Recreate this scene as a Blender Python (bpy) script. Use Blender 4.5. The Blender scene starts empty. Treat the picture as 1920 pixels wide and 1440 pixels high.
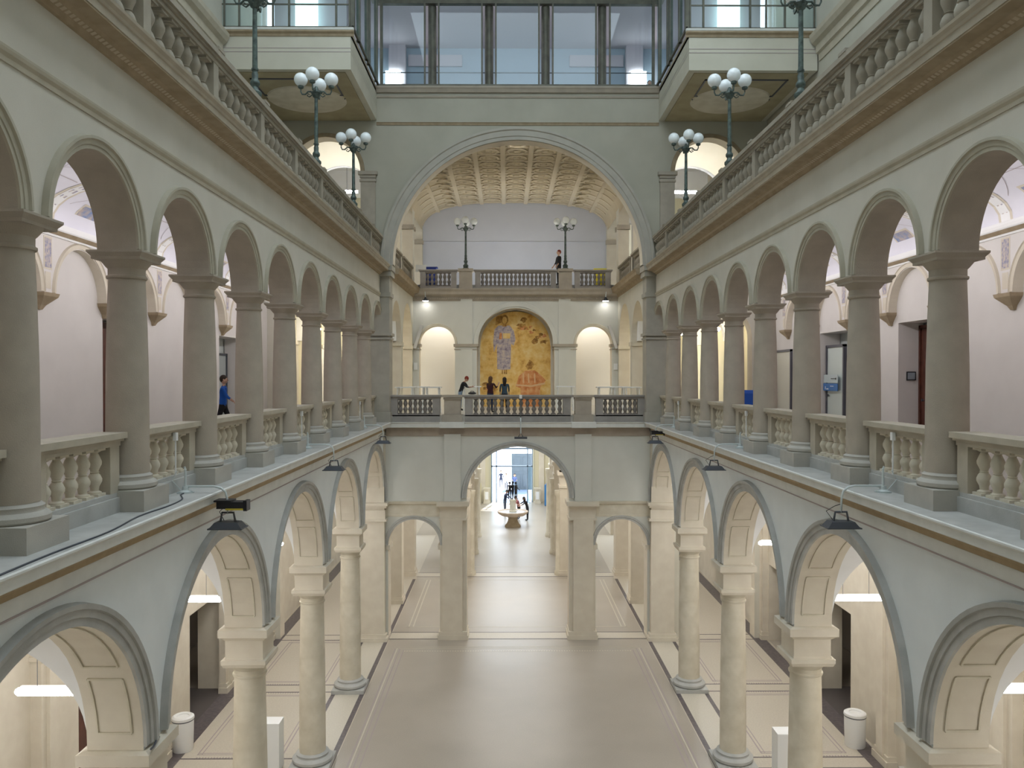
import bpy, bmesh, math, random
from mathutils import Vector, Matrix
PI = math.pi
R_ = math.radians
random.seed(7)
scene = bpy.context.scene
COL = scene.collection

# ------------------------------------------------------------------ camera, world, light, exposure
E = 11.8                                   # eye height above the hall floor
cam_d = bpy.data.cameras.new('camera'); cam = bpy.data.objects.new('camera', cam_d); COL.objects.link(cam)
cam.location = (-0.5, 0, E); cam.rotation_euler = (R_(90 - 0.565), 0, R_(-0.377))
cam_d.sensor_width = 36; cam_d.lens = 28.5; cam_d.clip_start = 0.1; cam_d.clip_end = 400
scene.camera = cam
scene.view_settings.view_transform = 'Standard'; scene.view_settings.look = 'None'
scene.view_settings.gamma = 1; scene.view_settings.use_curve_mapping = False
scene.view_settings.exposure = 0.18
cy = scene.cycles
cy.max_bounces = 8; cy.diffuse_bounces = 5; cy.glossy_bounces = 3; cy.transmission_bounces = 4; cy.transparent_max_bounces = 8
cy.sample_clamp_indirect = 4.0; cy.use_denoising = True
cy.caustics_reflective = False; cy.caustics_refractive = False
w = bpy.data.worlds.new('sky'); scene.world = w; w.use_nodes = True
bg = w.node_tree.nodes['Background']; bg.inputs[0].default_value = (0.80, 0.89, 1.0, 1); bg.inputs[1].default_value = 4.5

def area(name, loc, rot, sx, sy, power, color):
    d = bpy.data.lights.new(name, 'AREA'); d.shape = 'RECTANGLE'; d.size = sx; d.size_y = sy
    d.energy = power; d.color = color
    o = bpy.data.objects.new(name, d); o.location = loc; o.rotation_euler = rot; COL.objects.link(o); return o
COOL = (0.80, 0.91, 1.0); WARM = (1.0, 0.86, 0.62); NEUT = (1.0, 0.95, 0.88); LAV = (0.93, 0.92, 1.0)
area('skylight', (0, 13, 32.6), (0, 0, 0), 12, 26, 2950, COOL)
sun = bpy.data.lights.new('sun', 'SUN'); sun.energy = 9; sun.angle = R_(1); so = bpy.data.objects.new('sun', sun); so.rotation_euler = (R_(-42), 0, R_(-12)); COL.objects.link(so)
for sx in (-1, 1):
    area('corridor_fill', (sx * 6.82, 19.5, 15.05), (0, R_(-sx * 112), 0), 0.12, 32, 400, (1.0, 0.96, 0.95))      # added fill strip, out of sight behind the arcade wall
    area('aisle_fill', (sx * 9.0, 21, 7.6), (0, 0, 0), 0.6, 30, 360, NEUT)  # unseen fill added along the aisle to help the tube lamps
    area('bay_room_lamp', (sx * 8.6, 33.2, 28.9), (0, 0, 0), 2.5, 3.5, 60, LAV)
    area('bell_lamp_light', (sx * 5.02, 45.1, 15.92), (0, 0, 0), 0.25, 0.25, 3, NEUT)
    area('niche_fill', (sx * 4.4, 47.0, 15.9), (0, 0, 0), 1.8, 0.8, 60, NEUT)  # added downlight out of sight above the arch, brightens the niche
    area('rear_terrace_fill', (sx * 8.6, 37.25, 23.2), (R_(20), 0, 0), 3.0, 0.3, 150, (1.0, 0.92, 0.76))  # unseen fill behind the wall, added to brighten the terrace archway
    area('rear_gallery_fill', (sx * 8.8, 43, 16.2), (0, 0, 0), 1.5, 5, 110, WARM)  # added warm fill without a fixture, hidden above the arch line
area('end_hall_fill', (0, 47.6, 17.05), (R_(152), 0, 0), 9, 0.3, 80, (0.85, 0.92, 1.0))  # invented strip behind the balustrade, washes the end wall
area('vault_fill', (0, 46.4, 17.05), (R_(192), 0, 0), 9, 0.3, 100, (1.0, 0.92, 0.78))  # added strip out of view behind the rail, lifts the vault
area('vestibule_fill', (0, 43, 8.9), (0, 0, 0), 9, 8, 620, NEUT)  # large added panel under the ceiling to brighten the vestibule, no real fixture
area('entrance_daylight_fill', (0, 64, 8.9), (0, 0, 0), 8, 16, 1500, (0.86, 0.93, 1.0))  # added cool panel standing in for daylight on the passage floor
area('mural_fill', (0, 45.95, 15.9), (R_(8), 0, 0), 2.4, 0.1, 45, NEUT)  # unseen strip added above the middle arch to brighten the painting
area('arch_back_fill', (0, 37.22, 22.5), (R_(12), 0, 0), 8, 0.25, 300, (0.98, 0.98, 1.0))  # added fill tucked behind the great arch to light the crossing
area('meeting_room_fill', (0, 37.25, 29.35), (R_(25), 0, 0), 11, 0.4, 260, (0.95, 0.93, 1.0))  # added strip hidden above the window header, brightens the room

# ------------------------------------------------------------------ materials
MATS = {}
def mat(name, col, rough=0.75, col2=None, scale=3.0, bump=0.0, bscale=60.0, metal=0.0, spec=0.3, detail=5.0):
    if name in MATS: return MATS[name]
    m = bpy.data.materials.new(name); m.use_nodes = True; nt = m.node_tree; N = nt.nodes; L = nt.links
    b = N['Principled BSDF']; b.inputs['Roughness'].default_value = rough; b.inputs['Metallic'].default_value = metal
    b.inputs['Specular IOR Level'].default_value = spec
    b.inputs['Base Color'].default_value = (*col, 1)
    if col2 is not None:
        tc = N.new('ShaderNodeTexCoord'); n = N.new('ShaderNodeTexNoise'); n.inputs['Scale'].default_value = scale; n.inputs['Detail'].default_value = detail
        L.new(tc.outputs['Object'], n.inputs['Vector'])
        r = N.new('ShaderNodeValToRGB'); r.color_ramp.elements[0].position = 0.36; r.color_ramp.elements[1].position = 0.66
        r.color_ramp.elements[0].color = (*col2, 1); r.color_ramp.elements[1].color = (*col, 1)
        L.new(n.outputs['Fac'], r.inputs[0]); L.new(r.outputs[0], b.inputs['Base Color'])
    if bump > 0:
        tc = N.new('ShaderNodeTexCoord'); n = N.new('ShaderNodeTexNoise'); n.inputs['Scale'].default_value = bscale; n.inputs['Detail'].default_value = 4
        L.new(tc.outputs['Object'], n.inputs['Vector'])
        bp = N.new('ShaderNodeBump'); bp.inputs['Strength'].default_value = bump; bp.inputs['Distance'].default_value = 0.02
        L.new(n.outputs['Fac'], bp.inputs['Height']); L.new(bp.outputs[0], b.inputs['Normal'])
    MATS[name] = m; return m
def emis(name, col, strength):
    if name in MATS: return MATS[name]
    m = bpy.data.materials.new(name); m.use_nodes = True; b = m.node_tree.nodes['Principled BSDF']
    b.inputs['Base Color'].default_value = (*col, 1); b.inputs['Emission Color'].default_value = (*col, 1); b.inputs['Emission Strength'].default_value = strength
    MATS[name] = m; return m
def glassmat(name, tint=(0.85, 0.93, 0.95), refl=0.12):
    m = bpy.data.materials.new(name); m.use_nodes = True; nt = m.node_tree; N = nt.nodes; L = nt.links
    N.remove(N['Principled BSDF']); out = N['Material Output']
    t = N.new('ShaderNodeBsdfTransparent'); t.inputs[0].default_value = (*tint, 1)
    g = N.new('ShaderNodeBsdfGlossy'); g.inputs['Roughness'].default_value = 0.02
    mx = N.new('ShaderNodeMixShader'); mx.inputs[0].default_value = refl
    L.new(t.outputs[0], mx.inputs[1]); L.new(g.outputs[0], mx.inputs[2]); L.new(mx.outputs[0], out.inputs[0]); MATS[name] = m; return m

PL_UP = mat('plaster_upper', (0.655, 0.625, 0.55), 0.85, (0.615, 0.585, 0.51), 1.2, 0.15, 90)
PL_LOW = mat('plaster_lower', (0.80, 0.84, 0.85), 0.85, (0.76, 0.80, 0.81), 1.5, 0.12, 90)
PL_FAR = mat('plaster_far', (0.66, 0.64, 0.56), 0.85, (0.60, 0.58, 0.50), 0.8, 0.12, 90)
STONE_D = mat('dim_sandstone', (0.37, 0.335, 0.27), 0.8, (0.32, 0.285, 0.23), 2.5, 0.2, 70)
STONE = mat('grey_sandstone', (0.455, 0.405, 0.335), 0.8, (0.40, 0.355, 0.295), 2.5, 0.25, 70)
STONE_L = mat('pale_sandstone', (0.70, 0.65, 0.54), 0.75, (0.60, 0.55, 0.44), 2.2, 0.2, 70)
STONE_W = mat('warm_limestone', (0.70, 0.645, 0.54), 0.75, (0.65, 0.59, 0.49), 2.0, 0.15, 60)
LEDGE = mat('weathered_ledge_stone', (0.50, 0.50, 0.48), 0.8, (0.42, 0.42, 0.40), 2.5, 0.2, 60)
OCHRE = mat('ochre_paint', (0.40, 0.31, 0.19), 0.7, (0.36, 0.275, 0.165), 5.0)
BROWN = mat('brown_moulding', (0.40, 0.32, 0.22), 0.75, (0.33, 0.26, 0.17), 4.0)
LIP = mat('pale_cornice', (0.75, 0.76, 0.73), 0.75, (0.69, 0.70, 0.67), 3.0)
ARCHV = mat('archivolt_stone', (0.50, 0.47, 0.38), 0.8, (0.44, 0.41, 0.33), 3.0)
EGG = mat('egg_moulding', (0.52, 0.44, 0.33), 0.75)
STRING = mat('string_course_paint', (0.50, 0.455, 0.36), 0.75, (0.45, 0.41, 0.32), 3.0)
LIPU = mat('tan_cornice', (0.50, 0.45, 0.36), 0.75, (0.44, 0.39, 0.31), 3.0)
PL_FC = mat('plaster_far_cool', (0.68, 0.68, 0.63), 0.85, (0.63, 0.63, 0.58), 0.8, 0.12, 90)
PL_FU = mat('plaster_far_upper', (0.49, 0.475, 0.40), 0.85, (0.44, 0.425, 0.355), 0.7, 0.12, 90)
WHITEV = mat('white_vault', (0.86, 0.86, 0.86), 0.9, (0.82, 0.82, 0.81), 1.0)
LAVW = mat('lavender_plaster', (0.74, 0.71, 0.69), 0.9, (0.70, 0.67, 0.65), 1.0, 0.1, 90)
ORN = mat('painted_ornament', (0.30, 0.30, 0.42), 0.8, (0.62, 0.54, 0.47), 14.0)
BLUEP = mat('blue_fresco', (0.20, 0.28, 0.48), 0.8, (0.50, 0.42, 0.38), 5.0)
LINE = mat('painted_line', (0.42, 0.36, 0.36), 0.8)
DARKF = mat('dark_inlay', (0.10, 0.085, 0.095), 0.35, (0.15, 0.13, 0.13), 8.0)
PALEF = mat('pale_inlay', (0.60, 0.56, 0.47), 0.35, (0.55, 0.51, 0.43), 20.0)
METAL = mat('verdigris_bronze', (0.055, 0.07, 0.065), 0.45, (0.12, 0.16, 0.145), 9.0, metal=0.3)
BRONZE = mat('dark_bronze', (0.035, 0.035, 0.04), 0.4, metal=0.7)
GLOBE = mat('opal_glass', (0.85, 0.90, 0.92), 0.15, spec=0.6)
FRAME = mat('bronze_window_frame', (0.16, 0.16, 0.13), 0.5, (0.12, 0.12, 0.10), 3.0, metal=0.3)
DFRAME = mat('dark_door_frame', (0.09, 0.09, 0.11), 0.5)
DOORW = mat('brown_door_wood', (0.13, 0.045, 0.03), 0.45, (0.08, 0.03, 0.02), 4.0)
WHITE = mat('white_lacquer', (0.85, 0.86, 0.86), 0.4)
BLACK = mat('black_plastic', (0.02, 0.02, 0.025), 0.4)
GREYM = mat('grey_metal', (0.10, 0.11, 0.13), 0.45, metal=0.4)
PIPE = mat('pale_pipe', (0.62, 0.68, 0.68), 0.4, metal=0.2)
ROOM = mat('room_plaster', (0.58, 0.55, 0.59), 0.9)
ROOMB = mat('room_plaster_blue', (0.42, 0.52, 0.60), 0.9)
COFF = mat('coffer_plaster', (0.60, 0.52, 0.38), 0.9, (0.55, 0.475, 0.34), 1.5)
TUBE = emis('lamp_tube', (0.97, 0.98, 1.0), 40.0)
WDISC = emis('warm_lamp_disc', (1.0, 0.90, 0.70), 110.0)
BULB = emis('lamp_disc', (0.97, 0.98, 1.0), 30.0)
BRIGHT = emis('lit_window', (0.9, 0.95, 1.0), 6.0)
GLASS = glassmat('clear_glass', refl=0.035)

def floor_mat():
    m = bpy.data.materials.new('terrazzo_floor'); m.use_nodes = True; nt = m.node_tree; N = nt.nodes; L = nt.links; b = N['Principled BSDF']
    tc = N.new('ShaderNodeTexCoord')
    n1 = N.new('ShaderNodeTexNoise'); n1.inputs['Scale'].default_value = 0.25; n1.inputs['Detail'].default_value = 3
    n2 = N.new('ShaderNodeTexNoise'); n2.inputs['Scale'].default_value = 30; n2.inputs['Detail'].default_value = 3
    L.new(tc.outputs['Object'], n1.inputs['Vector']); L.new(tc.outputs['Object'], n2.inputs['Vector'])
    r = N.new('ShaderNodeValToRGB'); r.color_ramp.elements[0].position = 0.35; r.color_ramp.elements[1].position = 0.65
    r.color_ramp.elements[0].color = (0.42, 0.375, 0.315, 1); r.color_ramp.elements[1].color = (0.50, 0.45, 0.385, 1)
    L.new(n1.outputs['Fac'], r.inputs[0])
    mx = N.new('ShaderNodeMix'); mx.data_type = 'RGBA'; mx.blend_type = 'MULTIPLY'; mx.inputs[0].default_value = 0.25
    L.new(r.outputs[0], mx.inputs[6]); L.new(n2.outputs['Fac'], mx.inputs[7]); L.new(mx.outputs[2], b.inputs['Base Color'])
    rr = N.new('ShaderNodeMapRange'); rr.inputs[3].default_value = 0.24; rr.inputs[4].default_value = 0.42
    L.new(n1.outputs['Fac'], rr.inputs[0]); L.new(rr.outputs[0], b.inputs['Roughness']); b.inputs['Specular IOR Level'].default_value = 0.45
    return m
FLOOR = floor_mat()
AISLEF = mat('aisle_terrazzo', (0.60, 0.55, 0.46), 0.40, (0.54, 0.49, 0.41), 20.0, spec=0.4)

# ------------------------------------------------------------------ mesh helpers
class MB:
    def __init__(s): s.v = []; s.f = []; s.m = []
    def add(s, vs, fs, mi=0):
        o = len(s.v); s.v += [tuple(p) for p in vs]; s.f += [tuple(i + o for i in f) for f in fs]; s.m += [mi] * len(fs)
    def quad(s, a, b, c, d, mi=0): s.add([a, b, c, d], [(0, 1, 2, 3)], mi)
    def box(s, x0, x1, y0, y1, z0, z1, mi=0):
        s.add([(x0, y0, z0), (x1, y0, z0), (x1, y1, z0), (x0, y1, z0), (x0, y0, z1), (x1, y0, z1), (x1, y1, z1), (x0, y1, z1)],
              [(0, 3, 2, 1), (4, 5, 6, 7), (0, 1, 5, 4), (1, 2, 6, 5), (2, 3, 7, 6), (3, 0, 4, 7)], mi)
    def mbox(s, M, s0, s1, d0, d1, z0, z1, mi=0):
        p = [M(a, b, c) for c in (z0, z1) for (a, b) in ((s0, d0), (s1, d0), (s1, d1), (s0, d1))]
        s.add(p, [(0, 3, 2, 1), (4, 5, 6, 7), (0, 1, 5, 4), (1, 2, 6, 5), (2, 3, 7, 6), (3, 0, 4, 7)], mi)
    def frustum(s, cx, cy, z0, z1, h0, h1, mi=0):
        p = [(cx + a * h, cy + b * h, z) for z, h in ((z0, h0), (z1, h1)) for a, b in ((-1, -1), (1, -1), (1, 1), (-1, 1))]
        s.add(p, [(0, 3, 2, 1), (4, 5, 6, 7), (0, 1, 5, 4), (1, 2, 6, 5), (2, 3, 7, 6), (3, 0, 4, 7)], mi)
    def lathe(s, prof, cx=0, cy=0, seg=24, mi=0, caps=True):
        n = len(prof); vs = []
        for r, z in prof:
            for i in range(seg):
                a = 2 * PI * i / seg; vs.append((cx + r * math.cos(a), cy + r * math.sin(a), z))
        fs = []
        for j in range(n - 1):
            for i in range(seg):
                k = (i + 1) % seg; fs.append((j * seg + i, j * seg + k, (j + 1) * seg + k, (j + 1) * seg + i))
        if caps: fs.append(tuple(reversed(range(seg)))); fs.append(tuple(range((n - 1) * seg, n * seg)))
        s.add(vs, fs, mi)
    def tube(s, pts, r, seg=8, mi=0):
        pts = [Vector(p) for p in pts]; rs = r if isinstance(r, (list, tuple)) else [r] * len(pts)
        vs = []; fs = []; up = Vector((0, 0, 1))
        for i, p in enumerate(pts):
            t = (pts[min(i + 1, len(pts) - 1)] - pts[max(i - 1, 0)]).normalized()
            a = t.cross(up)
            if a.length < 0.05: a = t.cross(Vector((0, 1, 0)))
            a.normalize(); b = t.cross(a)
            for k in range(seg):
                an = 2 * PI * k / seg; vs.append(p + (a * math.cos(an) + b * math.sin(an)) * rs[i])
        for i in range(len(pts) - 1):
            for k in range(seg):
                q = (k + 1) % seg; fs.append((i * seg + k, i * seg + q, (i + 1) * seg + q, (i + 1) * seg + k))
        fs.append(tuple(range(seg))); fs.append(tuple(range((len(pts) - 1) * seg, len(pts) * seg)))
        s.add(vs, fs, mi)
    def ball(s, c, r, seg=14, rings=8, mi=0, sz=1.0):
        vs = [(c[0], c[1], c[2] - r * sz)]; fs = []
        for j in range(1, rings):
            t = -PI / 2 + PI * j / rings
            for i in range(seg):
                a = 2 * PI * i / seg; vs.append((c[0] + r * math.cos(t) * math.cos(a), c[1] + r * math.cos(t) * math.sin(a), c[2] + r * sz * math.sin(t)))
        vs.append((c[0], c[1], c[2] + r * sz)); T = len(vs) - 1
        for i in range(seg): fs.append((0, 1 + (i + 1) % seg, 1 + i))
        for j in range(rings - 2):
            for i in range(seg):
                k = (i + 1) % seg; b = 1 + j * seg; fs.append((b + i, b + k, b + seg + k, b + seg + i))
        b = 1 + (rings - 2) * seg
        for i in range(seg): fs.append((b + i, b + (i + 1) % seg, T))
        s.add(vs, fs, mi)
    def prof(s, M, pr, s0, s1, mi=0):                       # closed (d, z) profile run along s
        n = len(pr); vs = [M(s0, d, z) for d, z in pr] + [M(s1, d, z) for d, z in pr]
        fs = [(i, (i + 1) % n, n + (i + 1) % n, n + i) for i in range(n)] + [tuple(range(n)), tuple(reversed(range(n, 2 * n)))]
        s.add(vs, fs, mi)
    def ring(s, M, c, zs, pr, a0=0.0, a1=PI, seg=28, mi=0):  # closed (r, d) profile run round an arch
        n = len(pr); vs = []
        for i in range(seg + 1):
            a = a0 + (a1 - a0) * i / seg
            for r, d in pr: vs.append(M(c + r * math.cos(a), d, zs + r * math.sin(a)))
        fs = []
        for i in range(seg):
            for k in range(n):
                q = (k + 1) % n; fs.append((i * n + k, i * n + q, (i + 1) * n + q, (i + 1) * n + k))
        fs.append(tuple(range(n))); fs.append(tuple(reversed(range(seg * n, seg * n + n))))
        s.add(vs, fs, mi)
    def arch_wall(s, M, s0, s1, zb, zt, ops, d0, d1, seg=28, mi=0, msoff=None, jambs=True):
        """wall slab between depths d0 (back) and d1 (front); ops = (centre, half width, spring z, sill z, rise)"""
        msoff = mi if msoff is None else msoff; cur = s0
        P = lambda a, d, z: M(a, d, z)
        def rect(a, b, z0, z1):
            if b - a < 1e-5 or z1 - z0 < 1e-5: return
            for d in (d0, d1): s.quad(P(a, d, z0), P(b, d, z0), P(b, d, z1), P(a, d, z1), mi)
        for (c, hw, zs, zo, rise) in sorted(ops):
            a, b = c - hw, c + hw
            rect(cur, a, zb, zt); rect(a, b, zb, zo)
            s.quad(P(cur, d0, zb), P(a, d0, zb), P(a, d1, zb), P(cur, d1, zb), mi)
            if zo > zb + 1e-4: s.quad(P(a, d0, zo), P(b, d0, zo), P(b, d1, zo), P(a, d1, zo), msoff)
            if jambs:
                for e in (a, b): s.quad(P(e, d0, zo), P(e, d1, zo), P(e, d1, zs), P(e, d0, zs), msoff)
            if rise <= 0:
                rect(a, b, zs, zt); s.quad(P(a, d0, zs), P(b, d0, zs), P(b, d1, zs), P(a, d1, zs), msoff)
            else:
                pts = [(c + hw * math.cos(PI - PI * i / seg), zs + rise * math.sin(PI * i / seg)) for i in range(seg + 1)]
                for i in range(seg):
                    (x0, y0), (x1, y1) = pts[i], pts[i + 1]
                    for d in (d0, d1): s.quad(P(x0, d, y0), P(x1, d, y1), P(x1, d, zt), P(x0, d, zt), mi)
                    s.quad(P(x0, d0, y0), P(x1, d0, y1), P(x1, d1, y1), P(x0, d1, y0), msoff)
            cur = b
        rect(cur, s1, zb, zt); s.quad(P(cur, d0, zb), P(s1, d0, zb), P(s1, d1, zb), P(cur, d1, zb), mi)
        s.quad(P(s0, d0, zt), P(s1, d0, zt), P(s1, d1, zt), P(s0, d1, zt), mi)
        for e in (s0, s1): s.quad(P(e, d0, zb), P(e, d1, zb), P(e, d1, zt), P(e, d0, zt), mi)
    def mesh(s, name, mats, smooth=None, org=(0, 0, 0)):
        me = bpy.data.meshes.new(name)
        me.from_pydata([(p[0] - org[0], p[1] - org[1], p[2] - org[2]) for p in s.v], [], s.f)
        mats = mats if isinstance(mats, (list, tuple)) else [mats]
        for m in mats: me.materials.append(m)
        if len(mats) > 1: me.polygons.foreach_set('material_index', s.m)
        bm = bmesh.new(); bm.from_mesh(me)
        if smooth is not None: bmesh.ops.remove_doubles(bm, verts=bm.verts, dist=1e-5)
        bmesh.ops.recalc_face_normals(bm, faces=bm.faces); bm.to_mesh(me); bm.free()
        if smooth is not None:
            for p in me.polygons: p.use_smooth = True
            me.set_sharp_from_angle(angle=R_(smooth))
        me.update(); return me
    def build(s, name, mats, parent=None, smooth=None, org=None):
        if org is None: org = parent['_o'] if parent is not None and '_o' in parent else (0, 0, 0)
        o = bpy.data.objects.new(name, s.mesh(name, mats, smooth, org)); COL.objects.link(o)
        if parent is not None: o.parent = parent
        return o
ORG = {}
def tag(o, label=None, cat=None, group=None, kind=None):
    if label: o['label'] = label
    if cat: o['category'] = cat
    if group: o['group'] = group
    if kind: o['kind'] = kind
    return o
def thing(name, label, cat, loc, group=None, rz=0.0, scale=1.0):
    o = bpy.data.objects.new(name, None); COL.objects.link(o); o.location = loc; o.rotation_euler = (0, 0, rz); o.empty_display_size = 0.2
    o.scale = (scale,) * 3
    return tag(o, label, cat, group)
def inst(name, me, parent, loc, rz=0.0):
    o = bpy.data.objects.new(name, me); COL.objects.link(o); o.parent = parent; o.location = loc; o.rotation_euler = (0, 0, rz); return o
def struct(name, mb, mats, smooth=None, parent=None):
    o = mb.build(name, mats, parent, smooth)
    if parent is None: o['kind'] = 'structure'
    return o
def copy_tree(o, parent=None):
    c = o.copy(); COL.objects.link(c)
    if parent is not None: c.parent = parent
    for ch in list(o.children): copy_tree(ch, c)
    return c
def side(sx, x0): return lambda s, d, z: (sx * (x0 - d), s, z)
def front(y0): return lambda s, d, z: (s, y0 - d, z)
def rel(M, org):
    return lambda s, d, z: tuple(a - b for a, b in zip(M(s, d, z), org))
SIDE = {-1: 'left', 1: 'right'}
ORD = ['first', 'second', 'third', 'fourth', 'fifth', 'sixth', 'seventh', 'eighth', 'ninth', 'tenth', 'eleventh', 'twelfth']

# ------------------------------------------------------------------ plan dimensions
S = 2.98
def Yk(k): return 12.65 + S * k
Y1 = 36.3            # face of the far wall
Y2 = 45.5            # face of the mural wall
ZL = 9.75            # gallery ledge
ZG = 10.05           # gallery floor
ZU = 16.68           # upper ledge
ZT = 16.95           # terrace floor
CX = 6.40            # column line
XW = 11.2            # aisle and corridor outer wall
KMIN = -2

# ------------------------------------------------------------------ floors
mb = MB(); mb.box(-15, 15, -6, 77, -0.4, 0)
floor = struct('floor', mb, FLOOR)
def slab(name, parent, m, x0, x1, y0, y1, z, h=0.004):
    b = MB(); b.box(x0, x1, y0, y1, z, z + h); return b.build(name, m, parent)
for sx in (-1, 1):
    def sl(name, m, a, b, y0, y1, z=0.0, h=0.004):
        slab(name, floor, m, min(sx * a, sx * b), max(sx * a, sx * b), y0, y1, z, h)
    sl('aisle_paving', AISLEF, 5.75, XW, -5.9, 60, 0, 0.003)
    sl('column_strip', PALEF, 5.95, 6.85, -5.9, 47, 0.003, 0.003)
    for a, b in ((5.78, 5.95), (6.85, 7.0)): sl('dark_band', DARKF, a, b, -5.9, 47, 0.003, 0.005)
    sl('dark_band', DARKF, 10.55, 11.1, -5.9, 60, 0.003, 0.005)
    for a in (5.10, 5.22, 5.30): sl('thin_line', PALEF if a == 5.22 else LINE, a, a + 0.04, -5.9, 35.0, 0.0, 0.005)
    sl('dotted_border', LINE, 4.92, 4.96, -5.9, 34.8, 0.0, 0.004)
    for k in range(-2, 9, 2):                                      # each aisle bay: framed field
        y0, y1 = Yk(k) + 0.62, Yk(k + 2) - 0.62
        if k < 8:
            for (a, b, c, d) in ((7.45, 7.49, y0, y1), (7.57, 7.60, y0, y1), (10.10, 10.14, y0, y1), (9.98, 10.01, y0, y1)):
                sl('thin_line', LINE, a, b, c, d, 0.003, 0.003)
            for yy in (y0, y1, y0 + 0.1, y1 - 0.1): sl('thin_line', LINE, 7.45, 10.14, yy - 0.018, yy + 0.018, 0.003, 0.003)
            for yy in (y0 - 0.22, y1 + 0.16):
                b = MB(); n = 30                                    # dotted row of dark tesserae
                for i in range(n):
                    xx = 7.45 + 2.69 * (i + 0.25) / n; b.box(sx * xx - 0.02, sx * xx + 0.02, yy, yy + 0.06, 0.003, 0.006)
                tag(b.build('tesserae_row', LINE, floor), kind='stuff')
        for yy in (Yk(k) - 0.38, Yk(k) + 0.32): sl('cross_band', DARKF, 7.0, 10.55, yy, yy + 0.06, 0.003, 0.005)
for yy in (35.0, 35.2): slab('thin_line', floor, PALEF, -5.3, 5.3, yy, yy + 0.04, 0.0)
b = MB()
for i in range(90): xx = -4.9 + 9.8 * i / 90; b.box(xx, xx + 0.05, 34.6, 34.72, 0, 0.004)
tag(b.build('tesserae_row', PALEF, floor), kind='stuff')
for y0 in (36.3, 47.6):
    slab('cross_band', floor, AISLEF, -5.8, 5.8, y0, y0 + 0.9, 0.0, 0.004)
    for yy in (y0 - 0.05, y0 + 0.88): slab('cross_band', floor, DARKF, -5.8, 5.8, yy, yy + 0.07, 0.004)
for yy in (38.0, 46.8, 50.0): slab('thin_line', floor, PALEF, -5.3, 5.3, yy, yy + 0.06, 0.0)
for sx in (-1, 1):
    for xx in (4.9, 5.1): slab('thin_line', floor, PALEF, sx * xx - 0.03, sx * xx + 0.03, 38.0, 46.8, 0.0)

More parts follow.
